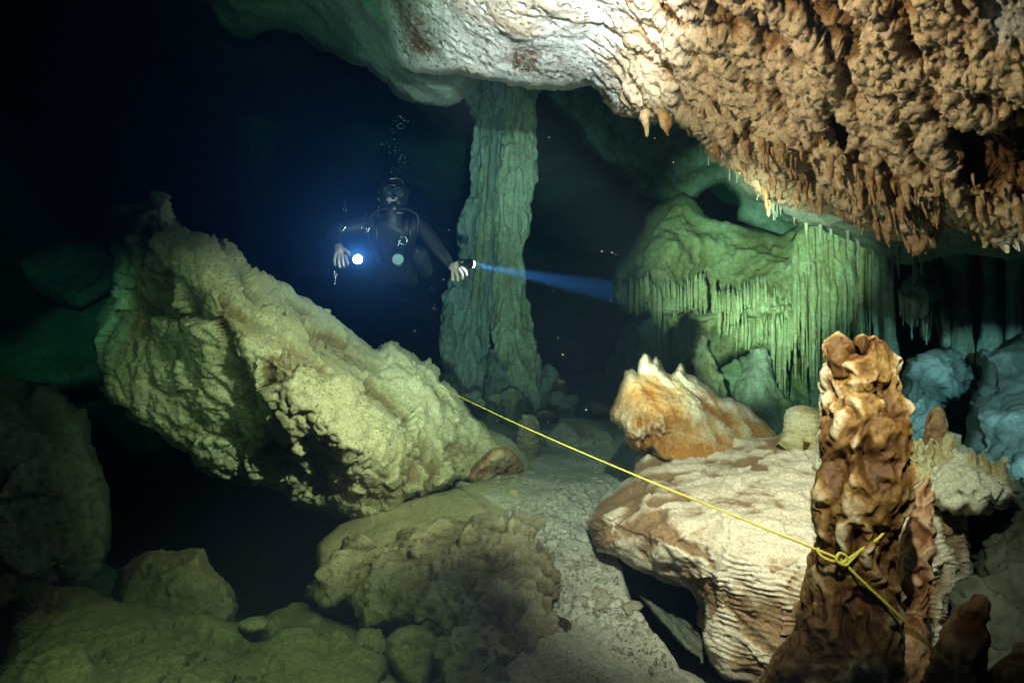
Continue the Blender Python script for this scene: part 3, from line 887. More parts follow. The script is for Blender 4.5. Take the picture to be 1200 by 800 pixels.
for pth, sd in (([(1098, 477, 2.2, 3), (1098, 484, 2.2, 7), (1097, 500, 2.2, 10), (1096, 520, 2.2, 11), (1095, 545, 2.2, 13)], 1), ([(1175, 541, 1.98, 1.5), (1174, 552, 1.98, 5), (1172, 570, 1.98, 9)], 2), ([(1113, 508, 2.1, 3), (1112, 518, 2.1, 6), (1108, 545, 2.08, 11)], 3), ([(1080, 528, 2.12, 4), (1078, 540, 2.12, 10), (1076, 565, 2.1, 14)], 4)):
    s_ = tube('stalagmite', pth, lumpy(110. + sd, .006, 30), M['yellow'] if sd != 1 else M['rust'], 1.5, parent=CL if sd != 1 else None)
    if sd == 1: tag(s_, 'smooth bullet-shaped stalagmite standing behind the yellow-cream cluster', 'stalagmite')
    else: s_.name = 'spike'

random.seed(31)
for k in range(22):
    x = random.uniform(1064, 1180); y = random.uniform(532, 575) if x > 1120 else random.uniform(525, 572); Y = 2.12 - (x - 1060) * .0012 + random.uniform(-.02, .04); w = random.uniform(2.5, 6); hgt = random.uniform(8, 22); le = random.uniform(-3, 5)
    tube('spike', [(x + le, y - hgt, Y, w * .3), (x + le * .7, y - hgt * .6, Y, w * .7), (x, y, Y, w), (x - 1, y + 10, Y, w * 1.4)], lumpy(120. + k, .007, 34), M['yellow'], 1.5, parent=CL)

# right edge mass, shadow and light falloff put into its dark colour
DR = relief('rock', [(1130, 600), (1160, 590), (1200, 575), (1300, 560), (1400, 900), (1080, 900), (1100, 780), (1135, 690)],
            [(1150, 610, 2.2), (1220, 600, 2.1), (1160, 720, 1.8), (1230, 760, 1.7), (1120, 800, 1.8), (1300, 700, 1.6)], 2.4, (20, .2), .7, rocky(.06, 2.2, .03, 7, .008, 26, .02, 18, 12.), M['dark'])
tag(DR, 'rock wall coloured dark for the shadow behind the leaning stalagmite at the right edge', 'rock')

# silted grey-blue boulders right
R1 = relief('boulder', [(1046, 470), (1052, 450), (1066, 432), (1075, 420), (1090, 412), (1110, 408), (1126, 416), (1136, 436), (1134, 452), (1128, 462), (1112, 466), (1104, 480), (1096, 494), (1090, 540), (1060, 560), (1048, 520)],
            [(1060, 450, 4.1), (1100, 425, 4.2), (1125, 440, 4.2), (1080, 465, 3.95), (1085, 500, 4.1), (1060, 530, 4.2)], 1.8, (14, .2), .7, rocky(.10, 1.6, .05, 5, .016, 16, .02, 12, 13.), M['blue'])
tag(R1, 'smooth silted blue-grey boulder right of the tall amber stalagmite', 'boulder')
R2 = relief('boulder', [(1128, 500), (1132, 470), (1142, 450), (1150, 430), (1146, 415), (1152, 404), (1162, 412), (1176, 400), (1200, 388), (1280, 380), (1300, 600), (1180, 600), (1140, 570), (1126, 540)],
            [(1140, 480, 3.6), (1160, 420, 4.0), (1200, 410, 3.9), (1200, 480, 3.4), (1180, 540, 3.2), (1280, 500, 3.2), (1150, 560, 3.3)], 1.8, (16, .25), .9,
            [lambda V, a, b: billow(V, 2.0, 2, seed=14) * .10, lambda V, a, b: billow(V, 5, 2, seed=15) * .03 + fbm(V, 16, 3, seed=16) * .012], M['blue'])
tag(R2, 'heap-shaped silted blue-grey boulder at the right edge with dark cracks', 'boulder')

# ================================================================== BACK FLOWSTONE
def flow(seed, flut=.06, ff=6, f0=330, f1=370):
    def a(V, px, py): return billow(V, 1.1, 2, seed=seed) * .13 + fbm(V, 2.4, 3, seed=seed + 1) * .08

    def b(V, px, py):
        S = V * np.array([1, 1, .12], np.float32)
        k = np.maximum(sst(f0, f1, py), .4)
        return k * ridged(S, ff, 3, seed=seed + 2) * flut * 1.5 + (1 - k) * billow(V, 7, 3, seed=seed + 4) * .02

    def c(V, px, py): return fbm(V, 14, 3, seed=seed + 3) * .025
    return [a, b, c]


FL = empty('flowstone', P3(860, 490, 6.5), 'great green flowstone mass in tiers fringed with stalactites on the rear right', 'flowstone')
relief('dome', [(716, 345), (716, 320), (728, 300), (745, 280), (755, 258), (770, 240), (790, 230), (806, 232), (820, 246), (834, 258), (860, 261), (890, 266), (915, 272), (940, 262), (962, 262), (985, 268), (1008, 282), (1012, 320), (1010, 366),
                (990, 372), (955, 374), (925, 378), (900, 374), (870, 376), (838, 374), (832, 350), (826, 372), (800, 370), (785, 374), (765, 368), (748, 372), (730, 368)],
       [(720, 340, 6.9), (760, 260, 6.9), (795, 235, 6.9), (860, 262, 6.8), (940, 265, 6.4), (1005, 290, 6.0), (790, 300, 6.3), (750, 330, 6.5), (880, 310, 6.2), (830, 310, 6.5), (960, 320, 5.9), (790, 360, 6.1), (740, 360, 6.5), (880, 360, 5.95), (950, 360, 5.85), (1005, 360, 5.9), (832, 355, 6.5)],
       1.9, (14, .35), 1.4, flow(121.), M['green'], FL, center=(870, 320))
relief('tier', [(735, 480), (740, 420), (748, 385), (765, 364), (785, 360), (820, 362), (870, 364), (930, 362), (1000, 364), (1012, 370), (1016, 470), (1005, 480), (990, 420), (960, 410), (930, 415), (905, 425), (895, 412), (870, 414), (852, 424), (845, 432), (828, 430), (815, 422), (800, 440), (785, 440), (770, 430), (760, 460), (756, 500)],
       [(770, 385, 6.4), (870, 385, 6.2), (960, 385, 6.0), (1010, 390, 6.0), (790, 420, 6.3), (870, 408, 6.15), (960, 405, 6.0), (745, 460, 6.7), (1010, 470, 6.1)],
       1.9, (9, .3), 1.2, flow(131., .05, 8, 370, 385), M['green'], FL, center=(880, 385))
relief('base_mass', [(700, 500), (705, 440), (725, 400), (745, 370), (800, 350), (1000, 350), (1020, 400), (1030, 520), (1020, 560), (700, 560)],
       [(720, 450, 7.6), (800, 400, 7.3), (1000, 400, 7.2), (860, 480, 7.0), (1000, 500, 6.9), (720, 520, 7.2)], 2.6, (20, .4), .9, flow(141., .05, 6, 300, 310), M['green'], FL)
relief('curtain', [(930, 300), (932, 275), (945, 262), (960, 258), (975, 262), (990, 268), (1003, 280), (1006, 300), (1010, 335), (1012, 372), (1008, 400), (1000, 404), (996, 380), (986, 384), (975, 378), (962, 384), (950, 374), (942, 340)],
       [(950, 270, 5.7), (1000, 285, 5.6), (950, 370, 5.7), (1005, 390, 5.65), (975, 330, 5.5)], 1.7, (9, .2), .4,
       [lambda V, a, b: fbm(V, 2, 2, seed=5) * .06, lambda V, a, b: ridged(V * np.array([1, 1, .1], np.float32), 7, 3, seed=151) * .07, lambda V, a, b: fbm(V, 18, 3) * .02], M['green'], FL)


def drip(name, px, py, Y, hw, ln, mat, parent, sd, step=2.2, lean=0., amp=.12):
    s = hw / F * Y
    pts = ([(px, py - 26, Y + .02, hw * .2), (px, py - 12, Y, hw * .8)] if parent is FL else [(px, py - 6, Y, hw * 1.25)]) + [(px, py, Y, hw), (px + lean * .5, py + ln * .5, Y, hw * .62), (px + lean, py + ln * .92, Y, hw * .32), (px + lean, py + ln, Y, hw * .12)]
    return tube(name, pts, [lambda V: fbm(V, .55 / s, 3, seed=sd) * s * .55], mat, step, parent, nmin=7)


random.seed(3)
for x0, x1, yy, Y, n, ln in ((738, 828, 358, 6.2, 34, 14), (834, 930, 362, 6.02, 40, 15), (930, 1008, 350, 5.86, 22, 40), (770, 800, 398, 6.25, 4, 24), (862, 906, 402, 6.1, 9, 12), (905, 1010, 396, 5.95, 46, 66), (930, 1012, 300, 5.62, 18, 95), (935, 1040, 345, 5.5, 26, 95), (1008, 1046, 285, 5.3, 12, 120)):
    for k in range(n):
        x = x0 + (x1 - x0) * (k + random.uniform(.2, .8)) / n
        u_ = random.random(); drip('stalactite', x, yy + 5 * math.sin(x * .09) + random.uniform(-10, 3), Y - .08 + random.uniform(-.06, .14), 1.2 + 3.2 * u_ * u_, ln * random.uniform(.25, 1.0) * (.7 + u_) * (.35 + 1.1 * abs(math.sin(x * .071 + yy)) ** .7), M['green'], FL, k + x0)

# stalagmites at its foot
for nm, pth, mt, lb, am in (
        ('stalagmite', [(826, 395, 5.6, 3), (826, 402, 5.6, 6), (826, 420, 5.6, 10), (826, 440, 5.6, 15), (828, 458, 5.6, 19), (830, 475, 5.6, 22), (832, 510, 5.6, 26)], 'green', 'pale-tipped conical stalagmite behind the horned block', .05),
        ('stalagmite', [(888, 410, 5.5, 7), (888, 418, 5.5, 10), (888, 440, 5.5, 18), (888, 462, 5.5, 27), (892, 485, 5.5, 38), (895, 520, 5.5, 50)], 'teal', 'wide smooth cone-shaped green stalagmite in front of the fringed flowstone', .04),
        ('stalagmite', [(920, 468, 5.2, 4), (920, 472, 5.2, 6), (920, 490, 5.2, 6.5), (920, 515, 5.2, 8)], 'green', 'short finger-like stalagmite right of the wide smooth cone', .015),
        ('stalagmite', [(955, 457, 5.4, 4), (955, 462, 5.4, 6), (955, 485, 5.4, 6.5), (955, 515, 5.4, 8)], 'green', 'short stubby stalagmite close left of the white-speckled one', .015)):
    o = tube(nm, pth, [lambda V, a=am: fbm(V, 4, 3, seed=a * 100) * a * 1.6 + fbm(V, 13, 3) * a * .8], M[mt], 1.8)
    tag(o, lb, 'stalagmite')

# ================================================================== THE COLUMN
CO = empty('column', P3(585, 486, 7.0), 'tall fluted green column joining floor and ceiling behind the diver', 'rock column')


def fluted(seed, a=.06, f=4.5):
    return [lambda V: fbm(V, 1.3, 3, seed=seed) * a * 1.6, lambda V: ridged(V * np.array([1, 1, .1], np.float32), f, 3, seed=seed + 1) * a + fbm(V, 5, 3, seed=seed + 2) * a * .45, lambda V: fbm(V, 16, 3, seed=seed + 3) * a * .25]


tube('shaft', [(592, 60, 7.2, 62), (586, 90, 7.1, 38), (580, 115, 7.0, 27), (580, 150, 7.0, 17), (576, 200, 7.0, 15), (568, 260, 7.0, 16), (560, 310, 7.0, 17), (554, 350, 7.0, 19), (550, 390, 7.0, 20), (548, 430, 7.0, 21), (546, 500, 7.0, 28)], fluted(161., .12, 7), M['teal'], 1.8, CO, squash=.8)
tube('shaft', [(612, 70, 7.0, 40), (610, 100, 6.9, 20), (610, 130, 6.85, 12), (606, 200, 6.8, 12), (600, 250, 6.8, 12), (597, 300, 6.8, 12), (598, 340, 6.8, 13), (600, 380, 6.8, 18), (605, 410, 6.7, 21), (610, 440, 6.6, 23), (610, 500, 6.6, 30)], fluted(165., .10, 8), M['green'], 1.8, CO, squash=.9)
for pth, mt in (([(582, 412, 6.6, 6), (580, 425, 6.55, 10), (584, 445, 6.5, 15), (580, 470, 6.4, 18), (578, 500, 6.4, 22)], 'teal'), ([(640, 425, 6.5, 6), (644, 440, 6.5, 10), (640, 460, 6.4, 14), (638, 495, 6.4, 18)], 'teal'),
                ([(600, 455, 6.1, 8), (602, 465, 6.1, 13), (604, 480, 6.1, 15), (604, 505, 6.1, 19)], 'green'), ([(655, 448, 6.3, 8), (656, 458, 6.3, 13), (655, 475, 6.3, 14), (655, 500, 6.3, 16)], 'rust'),
                ([(528, 350, 6.9, 6), (525, 370, 6.8, 10), (524, 400, 6.8, 10), (524, 430, 6.8, 8), (522, 490, 6.8, 12)], 'teal')):
    tube('foot_lobe', pth, [lambda V: fbm(V, 3, 3, seed=170) * .09, lambda V: billow(V, 8, 2, seed=171) * .03], M[mt], 1.8, CO)

random.seed(8)
for k in range(9):
    x = random.uniform(-20, 20); w = random.uniform(3, 5.5); y0 = random.uniform(110, 260); y1 = y0 + random.uniform(120, 260)
    cxx = lambda y: np.interp(y, [100, 200, 300, 400, 480], [592, 590, 580, 572, 570])
    tube('rib', [(cxx(y0) + x, y0, 6.86, w * .3), (cxx((y0 + y1) / 2) + x * 1.05, (y0 + y1) / 2, 6.76, w), (cxx(min(y1, 478)) + x * 1.15, min(y1, 478), 6.72, w * .5)], [lambda V: fbm(V, 4, 3, seed=k) * .05], M['teal' if k % 2 else 'green'], 1.9, CO)
for k in range(14):
    x = random.uniform(520, 672); y = random.uniform(462, 492); w = random.uniform(5, 10)
    o = tube('rubble_stone', [(x - w, y, 6.1, w * .4), (x - w * .3, y - 1, 6.08, w * .75), (x + w * .5, y, 6.1, w * .7), (x + w, y + 1, 6.12, w * .3)], [lambda V: fbm(V, 5, 3, seed=k * 2.3) * .06], M['stone' if k % 2 else 'lime'], 1.8)
    tag(o, 'rounded rubble stone among many at the foot of the column', 'stone', 'rubble stones at the foot of the column')

# stones and small stalagmite on the mid floor
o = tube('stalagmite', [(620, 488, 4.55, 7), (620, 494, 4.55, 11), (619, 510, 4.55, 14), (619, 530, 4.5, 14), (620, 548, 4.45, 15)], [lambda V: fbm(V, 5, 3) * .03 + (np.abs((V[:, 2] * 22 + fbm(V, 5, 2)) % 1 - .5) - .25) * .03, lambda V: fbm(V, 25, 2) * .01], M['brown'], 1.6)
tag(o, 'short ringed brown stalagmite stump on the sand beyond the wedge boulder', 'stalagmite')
o = relief('boulder', [(634, 520), (640, 505), (652, 496), (668, 492), (690, 494), (706, 500), (718, 510), (722, 525), (700, 532), (660, 530)], [(650, 510, 4.9), (680, 500, 5.0), (710, 515, 5.0), (670, 520, 4.8)], 1.7, (8, .15), .6, rocky(.06, 3, .05, 8, .012, 25, .03, 12, 15.), M['lime'])
tag(o, 'low craggy pale boulder on the sand in front of the column', 'boulder')
o = relief('stone', [(626, 488), (630, 483), (640, 480), (650, 484), (653, 489), (640, 491)], [(640, 486, 5.9), (630, 487, 5.9), (650, 487, 5.95)], 1.4, (5, .06), .18, rocky(.01, 5, .01, 10, .004, 30, 0, 30, 16.), M['speckled'])
tag(o, 'small smooth white stone at the foot of the column', 'stone')
o = relief('stone', [(688, 470), (700, 468), (712, 475), (718, 484), (700, 488), (690, 481)], [(700, 476, 6.3), (712, 482, 6.3), (692, 476, 6.3)], 1.4, (5, .08), .25, rocky(.02, 5, .015, 10, .006, 30, 0, 30, 17.), M['stone'])
tag(o, 'flat angular pale stone on the far sand left of the horned block', 'stone')
for pth, lb in (([(371 + 212, 585, 3.3, 5), (583, 590, 3.3, 9), (584, 596, 3.3, 7)], 'small rounded stone on the silt under the right tip of the wedge boulder'), ([(600, 574, 3.35, 7), (602, 582, 3.35, 13), (604, 590, 3.3, 10)], 'larger pale rounded stone on the silt beside a small rounded one')):
    o = tube('stone', pth, [lambda V: fbm(V, 9, 3) * .02], M['silt'], 1.5); tag(o, lb, 'stone')

# ================================================================== FAR RIGHT PILLARS AND DARK COLUMNS
PIL = [(1028, 295, 5.2, 5, 130, 'thin green pillar left of the umbrella-shaped flowstone'), (1042, 300, 4.9, 7, 170, 'lumpy green pillar directly above the top right of the tall amber stalagmite'),
       (1125, 290, 4.9, 9, 150, 'dim teal pillar right of the umbrella-shaped flowstone'), (1158, 285, 4.8, 8, 140, 'straight teal pillar second from the right edge'),
       (1190, 290, 4.6, 9, 140, 'dim teal pillar at the right edge'), (1142, 300, 5.2, 6, 130, 'narrow dim pillar behind the two teal pillars'), (1175, 300, 5.0, 6, 120, 'narrow dim pillar between the straight teal pillar and the right edge')]
for k, (x, y, Y, w, ln, lb) in enumerate(PIL):
    o = tube('pillar', [(x - 4, y - 20, Y, w * 1.3), (x - 2, y + 10, Y, w), (x, y + ln * .5, Y, w * .8), (x + 3, y + ln * .8, Y, w * .95), (x + 3, y + ln + 30, Y, w * 1.5)], fluted(180. + k, .035, 8), M['teal'], 1.9)
    tag(o, lb, 'pillar')
UM = relief('flowstone', [(1054, 345), (1060, 332), (1072, 322), (1082, 312), (1092, 308), (1100, 318), (1108, 330), (1112, 345), (1114, 370), (1116, 405), (1106, 408), (1102, 370), (1094, 352), (1088, 385), (1082, 400), (1076, 372), (1070, 385), (1064, 360), (1058, 358)],
            [(1060, 345, 4.7), (1090, 315, 4.9), (1080, 345, 4.55), (1110, 360, 4.8), (1110, 400, 4.8), (1080, 390, 4.6)], 1.6, (7, .15), .35, [lambda V, a, b: fbm(V, 3, 3) * .05, lambda V, a, b: ridged(V * np.array([1, 1, .15], np.float32), 10, 3) * .04], M['teal'])
tag(UM, 'umbrella-shaped fringed flowstone in the dark right of the great green mass', 'flowstone')
for k in range(12):
    drip('stalactite', 1056 + k * 3.2 + random.uniform(-1, 1), 350 + random.uniform(-4, 12), 4.62, random.uniform(1.6, 2.8), random.uniform(14, 50), M['teal'], UM, 200 + k)

# dim far pillar left of diver
o = tube('pillar', [(300, 150, 9.5, 24), (298, 200, 9.3, 18), (290, 260, 9.2, 14), (280, 330, 9.2, 17), (275, 420, 9.0, 24), (272, 480, 9.0, 30)], fluted(190., .07, 3), M['teal'], 2.4)
tag(o, 'very dim distant pillar left of the diver', 'pillar')

# ================================================================== STALACTITES ON THE CEILING LIP
for x, y, Y, w, ln, le, lb, mt in (
        (756, 136, 2.42, 5, 24, 2, 'small amber stalactite, left of the close pair under the white ceiling', 'orange'),
        (780, 134, 2.40, 9, 27, 3, 'broad amber stalactite, right of the close pair under the white ceiling', 'orange'),
        (1078, 262, 1.98, 15, 38, -2, 'largest wide-based brown stalactite hanging above the tall amber stalagmite', 'roof'),
        (1042, 258, 2.02, 6, 14, 0, 'short amber-tipped stalactite left of the largest one', 'orange'),
        (900, 225, 2.9, 5, 30, 1, 'thin pale stalactite alone on the green underside of the ceiling', 'yellow'),
        (938, 205, 2.2, 6, 26, 3, 'slim cream stalactite at the brown edge above the great green mass', 'slab'),
        (1152, 268, 1.9, 6, 22, 3, 'amber-tipped stalactite, left of two near the right edge', 'orange'),
        (1175, 270, 1.88, 7, 26, 5, 'longer amber-tipped stalactite, right of two near the right edge', 'orange')):
    tag(drip('stalactite', x, y, Y, w, ln, M[mt], None, x * .1, 1.3, le), lb, 'stalactite')

EDGE = [(800, 146, 2.38), (815, 158, 2.36), (840, 184, 2.32), (870, 206, 2.26), (900, 228, 2.22), (935, 242, 2.17), (965, 246, 2.12), (1000, 258, 2.08), (1030, 272, 2.03), (1055, 284, 2.0), (1085, 284, 1.96), (1110, 270, 1.94), (1150, 272, 1.9), (1180, 284, 1.87), (1230, 296, 1.83)]
ex = np.array([e[0] for e in EDGE]); ey = np.array([e[1] for e in EDGE]); eY = np.array([e[2] for e in EDGE])
random.seed(12)
for k in range(210):
    x = random.uniform(800, 1225) if k % 3 else random.uniform(1000, 1225)
    up = random.random() ** 1.6 * 60
    y = np.interp(x, ex, ey) - up - 4; Y = np.interp(x, ex, eY) - up * .0045 + .03
    u_ = random.random(); drip('stalactite', x, y, Y, 1.6 + 3.4 * u_ * u_, random.uniform(5, 12) + 16 * u_ ** 3, M['roof'], near_roof, k * 1.7, 1.8, random.uniform(0, 4))
for k in range(46):     # small ones on the green underside behind
    x = random.uniform(815, 1100)
    y = np.interp(x, [815, 846, 862, 905, 985, 1035, 1100], [162, 188, 212, 244, 272, 296, 300]) - random.uniform(2, 26)
    drip('stalactite', x, y, 3.7 + random.uniform(-.2, .2), random.uniform(1.5, 3.6), random.uniform(8, 34) * (1.5 if x > 1000 else 1), M['teal'], fr, k * 2.3, 2.0)

# ================================================================== GUIDE LINE
def cord(name, pts, rad, mat, parent=None, n=8, sag=0.0, seg=40):
    p = np.array(pts, float)
    out = []
    for i in range(len(p) - 1):
        p0, p1, p2, p3 = p[max(i - 1, 0)], p[i], p[i + 1], p[min(i + 2, len(p) - 1)]
        for k in range(seg):
            t = k / seg
            out.append(.5 * ((2 * p1) + (-p0 + p2) * t + (2 * p0 - 5 * p1 + 4 * p2 - p3) * t * t + (-p0 + 3 * p1 - 3 * p2 + p3) * t ** 3))
    out.append(p[-1]); c = np.array(out)
    T = np.gradient(c, axis=0); T /= np.linalg.norm(T, axis=1)[:, None]
    A = np.cross(T, (0.1, .2, 1)); A /= np.linalg.norm(A, axis=1)[:, None]; B = np.cross(T, A)
    s = np.concatenate([[0], np.cumsum(np.linalg.norm(np.diff(c, axis=0), axis=1))])
    th = np.arange(n) / n * 2 * math.pi
    rr = rad * (1 + .10 * np.cos(3 * (th[None] + s[:, None] * 160)))
    V = (c[:, None] + rr[:, :, None] * (np.cos(th)[None, :, None] * A[:, None] + np.sin(th)[None, :, None] * B[:, None])).reshape(-1, 3)
    m = len(c); i = np.arange(m - 1)[:, None] * n; j = np.arange(n)[None]; j2 = (j + 1) % n
    q = np.stack([i + j, i + j2, i + n + j2, i + n + j], 2).reshape(-1, 4)
    return link_mesh(name, V, q, np.zeros((0, 3), int), mat, parent)


GL = empty('guide_line', P3(985, 655, 1.19), 'thin yellow guide line running from the wedge boulder to the amber stalagmite and down right', 'guide line')
KP = P3(985, 655, 1.175)
a0 = np.array(P3(513, 452, 3.62)); a1 = np.array(KP)
cord('line', [a0, a0 * .75 + a1 * .25 + (0, 0, -.012), (a0 + a1) / 2 + (0, 0, -.018), a0 * .25 + a1 * .75 + (0, 0, -.013), a1], .0027, M['line'], GL, seg=160)
cord('line', [KP, P3(1010, 680, 1.165), P3(1040, 708, 1.15), P3(1075, 742, 1.12), P3(1106, 772, 1.09), P3(1125, 785, 1.10), P3(1150, 790, 1.15)], .0030, M['line'], GL, seg=60)
cord('knot', [P3(961, 640, 1.30), P3(958, 645, 1.22), P3(964, 652, 1.185), P3(975, 657, 1.175), P3(988, 659, 1.168), P3(992, 652, 1.168), P3(984, 648, 1.170), P3(980, 656, 1.166), P3(990, 662, 1.166), P3(998, 655, 1.17), P3(1005, 648, 1.17), P3(1010, 643, 1.172)], .0030, M['line'], GL)
cord('loop', [P3(992, 656, 1.172), P3(1012, 642, 1.17), P3(1032, 628, 1.175), P3(1044, 610, 1.20), P3(1049, 590, 1.25), P3(1045, 575, 1.30)], .0028, M['line'], GL)

# ================================================================== LOOSE STONES ON THE PATH
random.seed(21)
protos = []
def stone_mesh(sd):
    nu, nv = 12, 7
    th = np.arange(nu) / nu * 2 * math.pi; ph = np.linspace(0.15, math.pi - .15, nv)
    T, Pp = np.meshgrid(th, ph)
    d = np.stack([np.sin(Pp) * np.cos(T), np.sin(Pp) * np.sin(T), np.cos(Pp)], 2).reshape(-1, 3)
    V = d * (1 + .35 * fbm(d, 1.3, 3, seed=sd))[:, None] * np.array([1, .8, .5])
    i = np.arange(nv - 1)[:, None] * nu; j = np.arange(nu)[None]; j2 = (j + 1) % nu
    q = np.stack([i + j, i + nu + j, i + nu + j2, i + j2], 2).reshape(-1, 4)
    V = np.vstack([V, V[:nu].mean(0), V[-nu:].mean(0)])
    jj = np.arange(nu); jn = (jj + 1) % nu; b = (nv - 1) * nu
    t = np.vstack([np.stack([np.full(nu, len(V) - 2), jj, jn], 1), np.stack([np.full(nu, len(V) - 1), b + jn, b + jj], 1)])
    return V, q, t


for k in range(7):
    V, q, t = stone_mesh(k * 3.1)
    o = link_mesh('path_stone', V, q, t, M['stone'] if k % 3 else M['sand'], None, {'h': np.zeros(len(V))}, origin=(0, 0, 0), smooth=k % 2 == 0)
    protos.append(o)
cnt = 0
tries = 0
while cnt < 110 and tries < 3000:
    tries += 1
    py = random.uniform(545, 745) if cnt % 4 else random.uniform(560, 640)
    xl = np.interp(py, [545, 600, 660, 700, 745], [632, 640, 662, 680, 690]); xr = np.interp(py, [545, 600, 640, 700, 745], [715, 690, 690, 735, 770])
    px = random.uniform(xl, xr)
    Y = .9 * F / (py - 400)
    x = (px - 600) / F * Y
    z = float(floor_z(np.array([x]), np.array([Y]))[0])
    size = random.uniform(.010, .024) * (random.uniform(1.5, 2.4) if random.random() < .15 else 1)
    o = protos[cnt] if cnt < 7 else protos[cnt % 7].copy()
    if cnt >= 7: C.objects.link(o)
    o.location = (x, Y, z + size * .1)
    o.scale = (size * random.uniform(.8, 1.4), size, size * random.uniform(.6, 1.1))
    o.rotation_euler = (random.uniform(-.3, .3), random.uniform(-.3, .3), random.uniform(0, 6.28))
    tag(o, 'small pale stone lying loose on the sandy path between the rocks', 'stone', 'loose stones scattered on the sandy path')
    cnt += 1

# ================================================================== DIVER
import bmesh


def skin_mesh(name, verts, edges, root, subd=2):
    """verts: list of (x, y, z, radius); one continuous skinned surface"""
    me = bpy.data.meshes.new(name)
    bm = bmesh.new()
    lay = bm.verts.layers.skin.verify()
    bv = []
    for k, v in enumerate(verts):
        b = bm.verts.new(v[:3]); s = b[lay]; s.radius = (v[3], v[3] if len(v) < 5 else v[4]); s.use_root = (k == root); bv.append(b)
    for a, b in edges: bm.edges.new((bv[a], bv[b]))
    bm.to_mesh(me); bm.free()
    o = bpy.data.objects.new(name, me); C.objects.link(o)
    sk = o.modifiers.new('skin', 'SKIN'); sk.use_smooth_shade = True
    ss = o.modifiers.new('sub', 'SUBSURF'); ss.levels = subd; ss.render_levels = subd
    dg = bpy.context.evaluated_depsgraph_get()
    m2 = bpy.data.meshes.new_from_object(o.evaluated_get(dg))
    bpy.data.objects.remove(o); bpy.data.meshes.remove(me)
    n = len(m2.vertices); co = np.empty(n * 3); m2.vertices.foreach_get('co', co)
    V = co.reshape(-1, 3)
    q = [tuple(p.vertices) for p in m2.polygons if len(p.vertices) == 4]
    t = []
    for p in m2.polygons:
        vs = tuple(p.vertices)
        if len(vs) == 3: t.append(vs)
        elif len(vs) > 4:
            for k in range(1, len(vs) - 1): t.append((vs[0], vs[k], vs[k + 1]))
    bpy.data.meshes.remove(m2)
    return V, np.array(q), np.array(t).reshape(-1, 3)


DY = 4.3
def D(px, py, dy): return P3(px, py, DY + dy)


def part(name, V, q, t, mat, parent, smooth=True):
    return link_mesh(name, V, q, t if len(t) else np.zeros((0, 3), int), mat, parent, smooth=smooth)


def lathe(name, prof, loc, axis, mat, parent, n=28):
    """prof: list of (radius, distance along axis)"""
    ax = Vector(axis).normalized(); rot = ax.to_track_quat('Z', 'Y').to_matrix()
    V = []
    for r, z in prof:
        for k in range(n):
            a = 2 * math.pi * k / n
            V.append(tuple(rot @ Vector((r * math.cos(a), r * math.sin(a), z)) + Vector(loc)))
    q = [(i * n + k, i * n + (k + 1) % n, (i + 1) * n + (k + 1) % n, (i + 1) * n + k) for i in range(len(prof) - 1) for k in range(n)]
    return part(name, np.array(V), q, [], mat, parent)


def ring(name, loc, R_, r, axis, mat, parent, sx=1., n=28, m=10):
    ax = Vector(axis).normalized(); rot = ax.to_track_quat('Z', 'Y').to_matrix()
    V = []
    for i in range(n):
        a = 2 * math.pi * i / n
        for j in range(m):
            b = 2 * math.pi * j / m
            V.append(tuple(rot @ Vector(((R_ + r * math.cos(b)) * math.cos(a) * sx, (R_ + r * math.cos(b)) * math.sin(a), r * math.sin(b))) + Vector(loc)))
    q = [(i * m + j, ((i + 1) % n) * m + j, ((i + 1) % n) * m + (j + 1) % m, i * m + (j + 1) % m) for i in range(n) for j in range(m)]
    return part(name, np.array(V), q, [], mat, parent)


